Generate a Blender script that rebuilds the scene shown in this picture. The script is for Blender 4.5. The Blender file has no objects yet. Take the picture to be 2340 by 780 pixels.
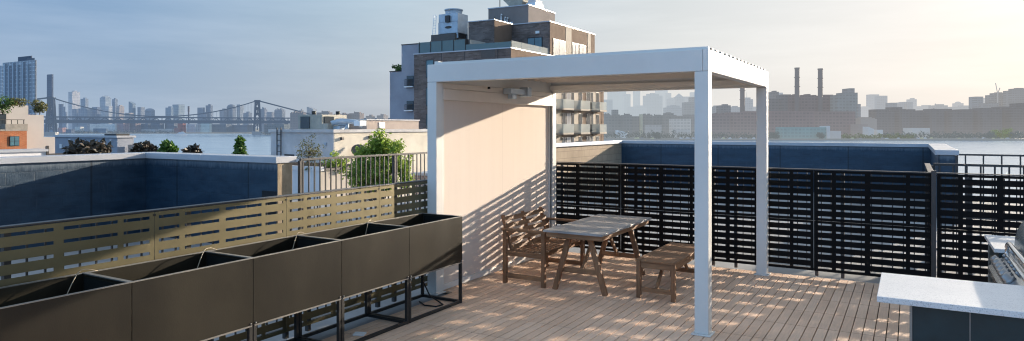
import bpy, math, random
from mathutils import Vector, Matrix, noise as mnoise
R = math.radians
rnd = random.Random(7)
scene = bpy.context.scene
col = scene.collection

# ------------------------------------------------------------------ camera frame
TH = R(30.25)
CT, ST = math.cos(TH), math.sin(TH)
EYE = 1.95
F = 1560.0
def ray(px):
    s = (px - 1170.0) / F
    return s * CT - ST, s * ST + CT
def at(px, t):                       # plan position at depth t along the view
    a, b = ray(px)
    return a * t, b * t
def hz(py, t):                       # height seen at row py at depth t
    return EYE - (py - 290.0) * t / F

cam_d = bpy.data.cameras.new('camera')
cam = bpy.data.objects.new('camera', cam_d)
col.objects.link(cam)
cam.location = (0, 0, EYE)
cam.rotation_euler = (R(90), 0, TH)
cam_d.sensor_width = 36.0
cam_d.lens = 36.0 * F / 2340.0
cam_d.shift_y = -100.0 / 2340.0
cam_d.clip_start = 0.05
cam_d.clip_end = 30000
scene.camera = cam

# ------------------------------------------------------------------ object helpers
ORG = {}
def tag(o, label=None, cat=None, group=None, kind=None):
    if label: o['label'] = label
    if cat: o['category'] = cat
    if group: o['group'] = group
    if kind: o['kind'] = kind
    return o
def empty(name, loc=(0, 0, 0), label=None, cat=None, group=None, rz=0.0):
    o = bpy.data.objects.new(name, None)
    o.empty_display_size = 0.1
    col.objects.link(o)
    o.location = loc
    o.rotation_euler = (0, 0, rz)
    ORG[o.name] = Vector(loc) if rz == 0.0 else Vector((0, 0, 0))
    return tag(o, label, cat, group)
def kids(o):
    return [c for c in bpy.data.objects if c.parent == o]
def copy_tree(o, parent=None):
    c = o.copy()
    col.objects.link(c)
    c.parent = parent
    for ch in kids(o):
        copy_tree(ch, c)
    return c

class MB:
    def __init__(s):
        s.v = []; s.f = []; s.m = []; s.smooth = []; s.cur = 0; s.sm = False
    def add(s, vs, fs):
        n = len(s.v)
        s.v += [tuple(v) for v in vs]
        for f in fs:
            s.f.append(tuple(i + n for i in f)); s.m.append(s.cur); s.smooth.append(s.sm)
        return s
    def box(s, x0, x1, y0, y1, z0, z1):
        if x0 > x1: x0, x1 = x1, x0
        if y0 > y1: y0, y1 = y1, y0
        if z0 > z1: z0, z1 = z1, z0
        return s.add([(x0,y0,z0),(x1,y0,z0),(x1,y1,z0),(x0,y1,z0),(x0,y0,z1),(x1,y0,z1),(x1,y1,z1),(x0,y1,z1)],
                     [(0,3,2,1),(4,5,6,7),(0,1,5,4),(1,2,6,5),(2,3,7,6),(3,0,4,7)])
    def obox(s, c, ax, ay, az):
        c, ax, ay, az = Vector(c), Vector(ax), Vector(ay), Vector(az)
        vs = [c + i*ax + j*ay + k*az for k in (-1, 1) for (i, j) in ((-1,-1),(1,-1),(1,1),(-1,1))]
        return s.add(vs, [(0,3,2,1),(4,5,6,7),(0,1,5,4),(1,2,6,5),(2,3,7,6),(3,0,4,7)])
    def bar(s, p0, p1, w, t, up=(0, 0, 1)):
        p0, p1 = Vector(p0), Vector(p1)
        d = (p1 - p0); L = d.length; d.normalize()
        up = Vector(up)
        if abs(d.dot(up)) > .98: up = Vector((0, 1, 0))
        sx = d.cross(up).normalized(); sy = sx.cross(d).normalized()
        return s.obox((p0 + p1) / 2, sx * (w / 2), d * (L / 2), sy * (t / 2))
    def tube(s, pts, r, n=8, cap=True):
        pts = [Vector(p) for p in pts]
        rr = r if isinstance(r, (list, tuple)) else [r] * len(pts)
        rings = []
        ref = Vector((0, 0, 1))
        for i, p in enumerate(pts):
            d = (pts[min(i + 1, len(pts) - 1)] - pts[max(i - 1, 0)]).normalized()
            u = ref if abs(d.dot(ref)) < .95 else Vector((1, 0, 0))
            a = d.cross(u).normalized(); b = a.cross(d).normalized()
            rings.append([p + rr[i] * (math.cos(2*math.pi*k/n) * a + math.sin(2*math.pi*k/n) * b) for k in range(n)])
        vs = [v for r_ in rings for v in r_]
        fs = []
        for i in range(len(pts) - 1):
            for k in range(n):
                k2 = (k + 1) % n
                fs.append((i*n + k, (i+1)*n + k, (i+1)*n + k2, i*n + k2))
        if cap:
            fs.append(tuple(range(n))); fs.append(tuple((len(pts)-1)*n + k for k in reversed(range(n))))
        sm = s.sm; s.sm = True
        s.add(vs, fs); s.sm = sm
        return s
    def lathe(s, cx, cy, prof, n=20):
        vs = []; fs = []
        for (r, z) in prof:
            for k in range(n):
                a = 2*math.pi*k/n
                vs.append((cx + r*math.cos(a), cy + r*math.sin(a), z))
        for i in range(len(prof) - 1):
            for k in range(n):
                k2 = (k+1) % n
                fs.append((i*n+k, i*n+k2, (i+1)*n+k2, (i+1)*n+k))
        fs.append(tuple(reversed(range(n)))); fs.append(tuple((len(prof)-1)*n+k for k in range(n)))
        return s.add(vs, fs)
    def prism(s, poly, z0, z1):
        n = len(poly)
        vs = [(x, y, z0) for x, y in poly] + [(x, y, z1) for x, y in poly]
        fs = [tuple(reversed(range(n))), tuple(range(n, 2*n))]
        for i in range(n):
            j = (i+1) % n
            fs.append((i, j, n+j, n+i))
        return s.add(vs, fs)
    def quad(s, a, b, c, d):
        return s.add([a, b, c, d], [(0, 1, 2, 3)])
    def build(s, name, mat, parent=None, bevel=0.0, kind=None, recalc=False):
        me = bpy.data.meshes.new(name)
        o0 = Vector((0, 0, 0))
        if parent is not None:
            o0 = ORG.get(parent.name, o0)
        me.from_pydata([tuple(Vector(v) - o0) for v in s.v], [], s.f)
        mats = mat if isinstance(mat, (list, tuple)) else [mat]
        for m in mats: me.materials.append(m)
        me.polygons.foreach_set('material_index', s.m)
        me.polygons.foreach_set('use_smooth', s.smooth)
        me.update()
        if recalc:
            import bmesh
            bm = bmesh.new(); bm.from_mesh(me); bmesh.ops.recalc_face_normals(bm, faces=bm.faces); bm.to_mesh(me); bm.free()
        o = bpy.data.objects.new(name, me)
        col.objects.link(o)
        if parent is not None:
            o.parent = parent
            ORG[o.name] = o0
        if bevel:
            b = o.modifiers.new('bevel', 'BEVEL'); b.width = bevel; b.segments = 2; b.limit_method = 'ANGLE'
        if kind: o['kind'] = kind
        return o
def B(*a): return MB().box(*a)

# ------------------------------------------------------------------ materials
def new_mat(name):
    m = bpy.data.materials.new(name); m.use_nodes = True
    nt = m.node_tree
    bs = nt.nodes['Principled BSDF']
    return m, nt, bs
def nd(nt, t, **kw):
    n = nt.nodes.new(t)
    for k, v in kw.items():
        if k in n.inputs: n.inputs[k].default_value = v
        else: setattr(n, k, v)
    return n
def rgba(c): return (c[0], c[1], c[2], 1.0)
def mixrgb(nt, blend, fac, a, b):
    n = nt.nodes.new('ShaderNodeMixRGB'); n.blend_type = blend; n.use_clamp = False
    for i, v in ((0, fac), (1, a), (2, b)):
        if hasattr(v, 'is_output'): nt.links.new(v, n.inputs[i])
        elif i == 0: n.inputs[0].default_value = v
        else: n.inputs[i].default_value = rgba(v)
    return n.outputs[0]
def math_(nt, op, a, b=0.0, c=None):
    n = nt.nodes.new('ShaderNodeMath'); n.operation = op
    for i, v in enumerate((a, b, c)):
        if v is None: continue
        if hasattr(v, 'is_output'): nt.links.new(v, n.inputs[i])
        else: n.inputs[i].default_value = v
    return n.outputs[0]
def pos(nt):
    return nt.nodes.new('ShaderNodeNewGeometry').outputs['Position']
def scaled(nt, vec, sc):
    n = nt.nodes.new('ShaderNodeMapping'); n.inputs['Scale'].default_value = sc
    nt.links.new(vec, n.inputs['Vector']); return n.outputs[0]
def noise(nt, vec, scale, detail=4, rough=.55):
    n = nd(nt, 'ShaderNodeTexNoise'); n.inputs['Scale'].default_value = scale
    n.inputs['Detail'].default_value = detail; n.inputs['Roughness'].default_value = rough
    nt.links.new(vec, n.inputs['Vector']); return n.outputs['Fac']
def ramp(nt, fac, stops):
    n = nt.nodes.new('ShaderNodeValToRGB'); e = n.color_ramp.elements
    e[0].position, e[0].color = stops[0][0], rgba(stops[0][1])
    e[1].position, e[1].color = stops[1][0], rgba(stops[1][1])
    for p, c in stops[2:]:
        k = e.new(p); k.color = rgba(c)
    nt.links.new(fac, n.inputs[0]); return n.outputs[0]
def bump(nt, bs, h, strength=.3, dist=.01):
    n = nt.nodes.new('ShaderNodeBump'); n.inputs['Strength'].default_value = strength; n.inputs['Distance'].default_value = dist
    nt.links.new(h, n.inputs['Height']); nt.links.new(n.outputs[0], bs.inputs['Normal'])
def wall_uv(nt):                     # (x+y, z) works for any axis aligned wall
    sp = nt.nodes.new('ShaderNodeSeparateXYZ'); nt.links.new(pos(nt), sp.inputs[0])
    cb = nt.nodes.new('ShaderNodeCombineXYZ')
    nt.links.new(math_(nt, 'ADD', sp.outputs[0], sp.outputs[1]), cb.inputs[0]); nt.links.new(sp.outputs[2], cb.inputs[1])
    return cb.outputs[0], sp

def M(name, c, rough=.5, metal=0.0, var=.15, nscale=3.0, bmp=0.0, bscale=60.0, spec=.5, stretch=(1, 1, 1), dirt=0.0):
    if rough >= .69: spec = min(spec, .08)
    m, nt, bs = new_mat(name)
    p = scaled(nt, pos(nt), stretch)
    f = noise(nt, p, nscale, 6)
    cc = ramp(nt, f, [(.3, [x*(1-var) for x in c]), (.7, [min(1, x*(1+var)) for x in c])])
    if dirt:
        g = noise(nt, pos(nt), nscale*.37, 8, .7)
        cc = mixrgb(nt, 'MULTIPLY', dirt, cc, ramp(nt, g, [(.35, (.35,.33,.30)), (.6, (1,1,1))]))
    nt.links.new(cc, bs.inputs['Base Color'])
    bs.inputs['Metallic'].default_value = metal
    bs.inputs['Specular IOR Level'].default_value = spec
    rr = math_(nt, 'MULTIPLY_ADD', noise(nt, p, nscale*2.3, 5), .3*rough, rough*.85)
    nt.links.new(rr, bs.inputs['Roughness'])
    if bmp: bump(nt, bs, noise(nt, p, bscale, 4), bmp, .004)
    return m

def brick_mat(name, c1, c2, mortar, bw=.22, bh=.075, mort=.01, rough=.85, var=.25, bmp=.4, spec=.08):
    m, nt, bs = new_mat(name)
    uv, sp = wall_uv(nt)
    b = nd(nt, 'ShaderNodeTexBrick'); nt.links.new(uv, b.inputs['Vector'])
    b.inputs['Scale'].default_value = 1; b.inputs['Brick Width'].default_value = bw; b.inputs['Row Height'].default_value = bh
    b.inputs['Mortar Size'].default_value = mort; b.inputs['Bias'].default_value = -.1
    b.inputs['Color1'].default_value = rgba(c1); b.inputs['Color2'].default_value = rgba(c2); b.inputs['Mortar'].default_value = rgba(mortar)
    n = noise(nt, uv, 2.0/bw*.12, 6, .65)
    cc = mixrgb(nt, 'MULTIPLY', 1.0, b.outputs['Color'], ramp(nt, n, [(.3, (1-var,)*3), (.7, (1+var,)*3)]))
    nt.links.new(cc, bs.inputs['Base Color']); bs.inputs['Roughness'].default_value = rough
    bs.inputs['Specular IOR Level'].default_value = spec
    bump(nt, bs, b.outputs['Fac'], -bmp, .01)
    return m

# dark waterproofing over block courses, worn pale near the coping
def tar_mat():
    m, nt, bs = new_mat('tar_coated_block')
    uv, sp = wall_uv(nt)
    b = nd(nt, 'ShaderNodeTexBrick'); nt.links.new(uv, b.inputs['Vector'])
    b.inputs['Scale'].default_value = 1; b.inputs['Brick Width'].default_value = .41; b.inputs['Row Height'].default_value = .205
    b.inputs['Mortar Size'].default_value = .008
    n1 = noise(nt, scaled(nt, pos(nt), (1, 1, 3)), 2.2, 8, .65)
    n2 = noise(nt, scaled(nt, pos(nt), (6, 6, 1.2)), 3.0, 8, .7)
    c = ramp(nt, n1, [(.3, (.008, .028, .056)), (.7, (.026, .064, .108))])
    # pale strip under the coping
    h = math_(nt, 'ADD', sp.outputs[2], math_(nt, 'MULTIPLY', n2, .22))
    msk = ramp(nt, h, [(0, (0,0,0)), (1, (1,1,1))])
    top = math_(nt, 'SMOOTH_MIN', 1.0, math_(nt, 'MULTIPLY', math_(nt, 'MAXIMUM', math_(nt, 'SUBTRACT', h, 1.36), 0.0), 10.0), .05)
    top = math_(nt, 'MULTIPLY', top, .45)
    c = mixrgb(nt, 'MIX', top, c, (.26, .32, .38))
    c = mixrgb(nt, 'MULTIPLY', math_(nt, 'MULTIPLY', b.outputs['Fac'], .22), c, (.5, .5, .5))
    spu = nt.nodes.new('ShaderNodeSeparateXYZ'); nt.links.new(uv, spu.inputs[0])
    fr = math_(nt, 'FRACT', math_(nt, 'DIVIDE', spu.outputs[0], 1.9))
    lap = math_(nt, 'LESS_THAN', fr, .018)
    c = mixrgb(nt, 'MULTIPLY', math_(nt, 'MULTIPLY', lap, .7), c, (.25, .25, .25))
    wn_ = nd(nt, 'ShaderNodeTexWhiteNoise', noise_dimensions='1D'); nt.links.new(math_(nt, 'FLOOR', math_(nt, 'DIVIDE', spu.outputs[0], 1.9)), wn_.inputs['W'])
    c = mixrgb(nt, 'MULTIPLY', .6, c, ramp(nt, wn_.outputs['Value'], [(0, (.7,.7,.7)), (1, (1.35,1.3,1.25))]))
    dr = ramp(nt, noise(nt, scaled(nt, pos(nt), (9, 9, .5)), 2.0, 6, .7), [(.58, (0,0,0)), (.75, (1,1,1))])
    c = mixrgb(nt, 'MIX', math_(nt, 'MULTIPLY', dr, .16), c, (.16, .18, .19))
    nt.links.new(c, bs.inputs['Base Color'])
    nt.links.new(math_(nt, 'MULTIPLY_ADD', n1, .4, .28), bs.inputs['Roughness'])
    hh = math_(nt, 'ADD', math_(nt, 'MULTIPLY', b.outputs['Fac'], -.25), n2)
    bump(nt, bs, hh, .35, .012)
    return m

def wood_mat(name, c1, c2, axis, rough=.7, scale=1.0):
    m, nt, bs = new_mat(name)
    tc = nt.nodes.new('ShaderNodeTexCoord').outputs['Object']
    st = [22, 22, 22]; st[axis] = 1.3
    n = noise(nt, scaled(nt, tc, st), 1.6*scale, 8, .65)
    n2 = noise(nt, tc, 3.2, 4)
    c = ramp(nt, n, [(.28, c1), (.72, c2)])
    c = mixrgb(nt, 'MULTIPLY', .8, c, ramp(nt, n2, [(.3, (.55,.55,.55)), (.7, (1.15,1.1,1.05))]))
    nt.links.new(c, bs.inputs['Base Color']); bs.inputs['Roughness'].default_value = rough
    bump(nt, bs, n, .35, .003)
    return m

def deck_mat():
    m, nt, bs = new_mat('composite_deck')
    sp = nt.nodes.new('ShaderNodeSeparateXYZ'); P = pos(nt); nt.links.new(P, sp.inputs[0])
    cb = nt.nodes.new('ShaderNodeCombineXYZ')
    nt.links.new(math_(nt, 'FLOOR', math_(nt, 'DIVIDE', sp.outputs[0], .097)), cb.inputs[0])
    nt.links.new(math_(nt, 'FLOOR', math_(nt, 'DIVIDE', sp.outputs[1], .60)), cb.inputs[1])
    wn = nd(nt, 'ShaderNodeTexWhiteNoise'); nt.links.new(cb.outputs[0], wn.inputs['Vector'])
    c = ramp(nt, wn.outputs['Value'], [(0, (.81, .55, .385)), (1, (.89, .63, .455))])
    n = noise(nt, scaled(nt, P, (30, 1.6, 30)), 2.5, 7, .6)
    c = mixrgb(nt, 'MULTIPLY', .6, c, ramp(nt, n, [(.3, (.80,.79,.78)), (.7, (1.1,1.1,1.1))]))
    g = noise(nt, P, 1.1, 7, .7)
    c = mixrgb(nt, 'MULTIPLY', .6, c, ramp(nt, g, [(.35, (.70,.68,.66)), (.62, (1.04,1.04,1.04))]))
    nt.links.new(c, bs.inputs['Base Color'])
    nt.links.new(math_(nt, 'MULTIPLY_ADD', n, .25, .50), bs.inputs['Roughness'])
    bump(nt, bs, n, .25, .002)
    return m

def granite_mat():
    m, nt, bs = new_mat('speckled_white_stone')
    P = pos(nt)
    v = nd(nt, 'ShaderNodeTexVoronoi'); v.inputs['Scale'].default_value = 240; nt.links.new(P, v.inputs['Vector'])
    sp = nt.nodes.new('ShaderNodeSeparateXYZ'); nt.links.new(v.outputs['Color'], sp.inputs[0])
    c = ramp(nt, sp.outputs[0], [(.0, (.40,.41,.43)), (.16, (.68,.68,.68)), (.8, (.76,.755,.75))])
    n = noise(nt, P, 3.0, 8, .7)
    c = mixrgb(nt, 'MULTIPLY', .5, c, ramp(nt, n, [(.35, (.80,.81,.83)), (.6, (1,1,1))]))
    nt.links.new(c, bs.inputs['Base Color']); bs.inputs['Roughness'].default_value = .32
    return m

def glass_mat(name, tint, alpha=.45, rough=.08):
    m, nt, bs = new_mat(name)
    bs.inputs['Base Color'].default_value = rgba(tint); bs.inputs['Roughness'].default_value = rough
    tr = nt.nodes.new('ShaderNodeBsdfTransparent'); tr.inputs[0].default_value = rgba([.5+.5*x for x in tint])
    mx = nt.nodes.new('ShaderNodeMixShader'); mx.inputs[0].default_value = alpha
    nt.links.new(tr.outputs[0], mx.inputs[1]); nt.links.new(bs.outputs[0], mx.inputs[2])
    nt.links.new(mx.outputs[0], nt.nodes['Material Output'].inputs[0])
    return m

def leaf_mat(name, c1, c2, trans=.45):
    m, nt, bs = new_mat(name)
    n = noise(nt, pos(nt), 5.0, 3)
    oi = nt.nodes.new('ShaderNodeNewGeometry').outputs['Random Per Island']
    f = math_(nt, 'ADD', math_(nt, 'MULTIPLY', n, .5), math_(nt, 'MULTIPLY', oi, .5))
    c = ramp(nt, f, [(.25, c1), (.75, c2)])
    nt.links.new(c, bs.inputs['Base Color']); bs.inputs['Roughness'].default_value = .5
    tl = nt.nodes.new('ShaderNodeBsdfTranslucent'); nt.links.new(c, tl.inputs[0])
    mx = nt.nodes.new('ShaderNodeMixShader'); mx.inputs[0].default_value = trans
    nt.links.new(bs.outputs[0], mx.inputs[1]); nt.links.new(tl.outputs[0], mx.inputs[2])
    nt.links.new(mx.outputs[0], nt.nodes['Material Output'].inputs[0])
    return m

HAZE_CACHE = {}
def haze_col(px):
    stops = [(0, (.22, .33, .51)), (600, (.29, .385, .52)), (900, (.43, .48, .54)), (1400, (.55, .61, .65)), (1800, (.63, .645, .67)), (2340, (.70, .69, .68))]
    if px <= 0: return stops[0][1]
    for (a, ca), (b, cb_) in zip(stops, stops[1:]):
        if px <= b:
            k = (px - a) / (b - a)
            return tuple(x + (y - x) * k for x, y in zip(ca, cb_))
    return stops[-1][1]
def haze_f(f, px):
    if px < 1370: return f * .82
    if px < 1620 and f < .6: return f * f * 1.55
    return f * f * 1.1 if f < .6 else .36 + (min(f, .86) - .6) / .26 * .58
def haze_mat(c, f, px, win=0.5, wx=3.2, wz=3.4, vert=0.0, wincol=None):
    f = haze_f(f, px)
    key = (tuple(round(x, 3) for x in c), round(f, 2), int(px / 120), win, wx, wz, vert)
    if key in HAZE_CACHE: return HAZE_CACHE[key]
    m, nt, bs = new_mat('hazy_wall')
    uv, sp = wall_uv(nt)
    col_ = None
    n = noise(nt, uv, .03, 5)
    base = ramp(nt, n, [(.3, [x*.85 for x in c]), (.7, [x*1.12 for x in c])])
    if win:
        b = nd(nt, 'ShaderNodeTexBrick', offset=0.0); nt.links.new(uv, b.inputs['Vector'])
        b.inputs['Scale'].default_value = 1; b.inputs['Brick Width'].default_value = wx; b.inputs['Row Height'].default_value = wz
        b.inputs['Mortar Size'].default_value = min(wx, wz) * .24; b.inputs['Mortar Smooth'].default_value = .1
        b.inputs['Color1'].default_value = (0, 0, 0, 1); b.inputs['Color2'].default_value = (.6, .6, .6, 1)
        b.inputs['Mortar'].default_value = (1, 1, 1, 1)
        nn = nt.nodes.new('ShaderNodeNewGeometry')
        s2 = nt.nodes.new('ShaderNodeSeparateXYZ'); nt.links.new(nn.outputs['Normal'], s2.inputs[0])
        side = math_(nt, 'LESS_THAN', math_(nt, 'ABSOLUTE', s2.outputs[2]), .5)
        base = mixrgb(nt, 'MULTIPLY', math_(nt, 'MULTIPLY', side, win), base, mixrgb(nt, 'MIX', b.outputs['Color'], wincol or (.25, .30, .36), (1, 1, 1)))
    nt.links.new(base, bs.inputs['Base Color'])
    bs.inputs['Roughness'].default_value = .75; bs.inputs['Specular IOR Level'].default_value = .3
    em = nt.nodes.new('ShaderNodeEmission'); em.inputs[0].default_value = rgba(haze_col(px)); em.inputs[1].default_value = 1.0  # aerial haze painted in as a glow mixed over the wall colour
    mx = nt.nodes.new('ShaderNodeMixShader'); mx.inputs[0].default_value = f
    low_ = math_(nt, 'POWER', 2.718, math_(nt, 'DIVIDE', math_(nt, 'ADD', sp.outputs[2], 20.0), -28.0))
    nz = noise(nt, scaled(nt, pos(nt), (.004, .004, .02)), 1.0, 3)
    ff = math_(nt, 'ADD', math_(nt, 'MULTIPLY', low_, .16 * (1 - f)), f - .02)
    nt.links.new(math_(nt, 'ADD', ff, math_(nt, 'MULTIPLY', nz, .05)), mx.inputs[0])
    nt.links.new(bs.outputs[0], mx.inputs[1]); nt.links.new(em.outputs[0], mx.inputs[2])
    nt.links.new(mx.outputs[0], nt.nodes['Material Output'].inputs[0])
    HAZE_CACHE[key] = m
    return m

WHITE = M('white_powder_coat', (.74, .725, .69), .38, var=.04, nscale=1.5, dirt=.12)
WHITE_IN = M('warm_white_soffit', (.66, .62, .57), .5, var=.05, nscale=2)
def fabric_mat():
    m, nt, bs = new_mat('cream_screen_fabric')
    P = pos(nt); sp = nt.nodes.new('ShaderNodeSeparateXYZ'); nt.links.new(P, sp.inputs[0])
    n1 = noise(nt, scaled(nt, P, (1, 5, .25)), 2.0, 5, .6)
    c = ramp(nt, n1, [(.3, (.755, .665, .585)), (.7, (.785, .69, .61))])
    n2 = noise(nt, P, 1.4, 6, .65)
    g = math_(nt, 'ADD', sp.outputs[2], math_(nt, 'MULTIPLY', n2, .5))
    c = mixrgb(nt, 'MULTIPLY', .4, c, ramp(nt, g, [(.22, (.72, .70, .68)), (.62, (1, 1, 1))]))
    se = math_(nt, 'LESS_THAN', math_(nt, 'FRACT', math_(nt, 'DIVIDE', math_(nt, 'SUBTRACT', sp.outputs[1], 6.6), 1.37)), .006)
    c = mixrgb(nt, 'MULTIPLY', math_(nt, 'MULTIPLY', se, .25), c, (.5, .5, .5))
    nt.links.new(c, bs.inputs['Base Color']); bs.inputs['Roughness'].default_value = .85; bs.inputs['Specular IOR Level'].default_value = .1
    wv = noise(nt, scaled(nt, P, (1, 2.2, .7)), 1.1, 3)
    fine = noise(nt, P, 420, 2)
    bump(nt, bs, math_(nt, 'ADD', math_(nt, 'MULTIPLY', wv, 1.2), math_(nt, 'MULTIPLY', fine, .25)), .2, .010)
    return m
FABRIC = fabric_mat()
FENCE_SUNLIT = M('sunlit_fence_metal', (.060, .056, .036), .42, metal=.0, var=.35, nscale=2.5, bmp=.10, bscale=9, spec=.5, dirt=.3)  # fence metal with its sunlit olive sheen put into colour and tint
FENCE_SUNLIT.node_tree.nodes['Principled BSDF'].inputs['Specular Tint'].default_value = (1.0, .86, .50, 1)
FENCE_SUNLIT.node_tree.nodes['Principled BSDF'].inputs['IOR'].default_value = 2.3
BLACK = M('black_fence_metal', (.006, .006, .0065), .5, metal=.0, var=.25, nscale=4, bmp=.06, bscale=40, spec=.10)
BLACK_RAIL = M('black_railing_paint', (.05, .046, .045), .45, var=.2, nscale=6, spec=.5)
BRONZE = M('dark_bronze_sheet', (.024, .021, .014), .36, metal=.3, var=.45, nscale=1.6, bmp=.12, bscale=160, spec=.6, dirt=.6, stretch=(1, 1, .45))
INSIDE = M('planter_liner', (.012, .014, .013), .7, var=.3, nscale=4)
FRAMEB = M('black_tube_steel', (.018, .018, .018), .45, var=.2, nscale=8)
EDGE = M('brushed_edge', (.30, .29, .27), .4, metal=.6, var=.1)
MEMBR = M('white_roof_membrane', (.38, .385, .39), .7, var=.10, nscale=1.5, dirt=.45, bmp=.3, bscale=6)
DARK_SHEET = M('dark_sheet', (.035, .028, .024), .9)
TAR = tar_mat()
COPING = M('grey_metal_coping', (.47, .49, .53), .38, metal=.25, var=.06, nscale=2, dirt=.15)
PLY = M('weathered_wall_end', (.38, .30, .21), .8, var=.3, nscale=6, stretch=(1, 1, .3), dirt=.5)
TANBLOCK = brick_mat('tan_block', (.40, .32, .24), (.36, .29, .21), (.27, .22, .17), .41, .205, .008, var=.2)
DECK = deck_mat()
TEAK_X = wood_mat('weathered_teak_cross', (.18, .08, .034), (.44, .245, .125), 0)
TEAK_Y = wood_mat('weathered_teak_long', (.18, .08, .034), (.44, .245, .125), 1)
TEAK_Z = wood_mat('weathered_teak_leg', (.17, .075, .033), (.39, .21, .105), 2)
GREYTOP = wood_mat('greyed_table_plank', (.26, .25, .245), (.62, .60, .58), 0, .55)
GRANITE = granite_mat()
TILE = M('blue_black_tile', (.012, .030, .036), .35, var=.3, nscale=5, bmp=.15, bscale=50, spec=.5)
STEEL = M('stainless_steel', (.62, .63, .64), .22, metal=1.0, var=.06, nscale=4)
STEELD = M('grey_knob_metal', (.34, .35, .36), .32, metal=.9, var=.1, nscale=8)
HOOD = M('grey_enamel_hood', (.24, .27, .27), .25, metal=.4, var=.1, nscale=3)
HOSE = M('pale_hose', (.34, .28, .20), .6)
RUBBER = M('black_rubber', (.015, .015, .015), .6)
STUCCO_W = M('white_stucco', (.62, .62, .63), .85, var=.08, nscale=1.2, dirt=.35, bmp=.2, bscale=30)
STUCCO_C = M('cream_stucco', (.60, .54, .48), .85, var=.06, nscale=1.2, dirt=.2)
STUCCO_P = M('pinkish_stucco', (.46, .385, .335), .85, var=.08, nscale=1.0, dirt=.25)
STUCCO_G = M('blue_grey_stucco', (.33, .36, .42), .85, var=.08, nscale=.6, dirt=.25)
STUCCO_L = M('lilac_white_panel', (.70, .69, .70), .7, var=.05, nscale=1.5)
CONC = M('weathered_concrete', (.40, .37, .33), .9, var=.2, nscale=2, dirt=.4)
BRICK_D = brick_mat('dark_brown_brick', (.135, .110, .10), (.225, .185, .168), (.18, .16, .15), .55, .14, .012, var=.35)
BRICK_O = brick_mat('orange_brick', (.40, .135, .06), (.50, .19, .09), (.36, .22, .15), .30, .10, .012, var=.2)
BRICK_P = brick_mat('pink_brick', (.40, .26, .20), (.48, .32, .25), (.45, .36, .30), .22, .075, .012, var=.15)
PANEL_D = M('dark_bronze_panel', (.085, .075, .070), .5, var=.1)
PANEL_C = M('cream_panel', (.38, .335, .28), .7, var=.05)
GREYBLK = M('mauve_grey_render', (.25, .225, .215), .85, var=.06, nscale=.7, dirt=.2)
WINDOW = M('dark_window', (.025, .035, .045), .08, var=.3, nscale=.4, spec=.8)
WIN_B = M('teal_window', (.07, .16, .20), .08, var=.3, nscale=.5, spec=.8)
WIN_L = M('bright_window', (.26, .26, .27), .15, var=.15, nscale=.4, spec=.8)
FRAMEW = M('window_frame_dark', (.03, .03, .032), .5)
GLASS = glass_mat('pale_green_glass', (.74, .77, .74), .33)
GLASS_T = glass_mat('teal_glass', (.16, .24, .25), .72)
GALV = M('galvanised_sheet', (.46, .54, .62), .4, metal=.3, var=.12, nscale=1.5, dirt=.25)
GALV_L = M('sunlit_galvanised', (.72, .74, .75), .35, metal=.3, var=.1, nscale=1.5)
HVACM = M('beige_unit_metal', (.42, .40, .34), .6, var=.15, nscale=3, dirt=.3)
BARK = M('grey_brown_bark', (.10, .075, .055), .9, var=.3, nscale=12, bmp=.4, bscale=40)
LEAF_B = leaf_mat('bright_leaves', (.14, .235, .032), (.37, .48, .085), .5)
LEAF_D = leaf_mat('dark_leaves', (.014, .030, .016), (.040, .060, .030), .25)
LEAF_R = leaf_mat('dark_reddish_leaves', (.020, .024, .018), (.075, .055, .040), .25)
LEAF_M = leaf_mat('mid_green_leaves', (.035, .10, .016), (.11, .21, .035), .35)
LEAF_O = leaf_mat('olive_twig_leaves', (.085, .095, .03), (.20, .19, .07), .35)

# ------------------------------------------------------------------ light and sky
SUN = Vector((.33, 1.0, .213)).normalized()          # towards the sun
elev = math.asin(SUN.z); az = math.atan2(SUN.x, SUN.y)
ld = bpy.data.lights.new('sun', 'SUN'); lo = bpy.data.objects.new('sun', ld); col.objects.link(lo)
lo.rotation_euler = (-SUN).to_track_quat('-Z', 'Y').to_euler()
ld.energy = 5.0; ld.angle = R(.3); ld.color = (1.0, .86, .69)
lo.location = (5, 30, 20)

w = bpy.data.worlds.new('World'); scene.world = w; w.use_nodes = True
nt = w.node_tree; bg = nt.nodes['Background']
sky = nt.nodes.new('ShaderNodeTexSky'); sky.sky_type = 'NISHITA'; sky.sun_disc = False
sky.sun_elevation = elev; sky.sun_rotation = az
sky.air_density = 1.3; sky.dust_density = 3.0; sky.ozone_density = 1.6; sky.altitude = 20
SKY_STRENGTH = .12
tcw = nt.nodes.new('ShaderNodeTexCoord').outputs['Generated']
# thin high cloud: brightens the sky towards the sun in long streaks
dotn = nt.nodes.new('ShaderNodeVectorMath'); dotn.operation = 'DOT_PRODUCT'
nt.links.new(tcw, dotn.inputs[0]); dotn.inputs[1].default_value = SUN
spw = nt.nodes.new('ShaderNodeSeparateXYZ'); nt.links.new(tcw, spw.inputs[0])
cl = noise(nt, scaled(nt, tcw, (1.4, 1.4, 11)), 2.3, 8, .6)
clm = ramp(nt, cl, [(.42, (0, 0, 0)), (.72, (1, 1, 1))])
hd_ = math_(nt, 'MULTIPLY_ADD', dotn.outputs['Value'], .5, .5)
def H(d): return d * .5 + .5
veil_and_fill = ramp(nt, hd_, [(0, (3.8, 7.8, 13.6)), (H(-.2), (3.0, 6.2, 11.0)), (H(.05), (1.85, 3.2, 5.2)), (H(.23), (1.92, 3.25, 5.1)), (H(.51), (3.75, 4.95, 6.0)), (H(.82), (5.8, 6.2, 6.45)), (H(.96), (7.5, 7.55, 7.6)), (1.0, (8.2, 8.3, 8.5))])  # sky behind the camera made brighter and bluer as added fill light
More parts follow.
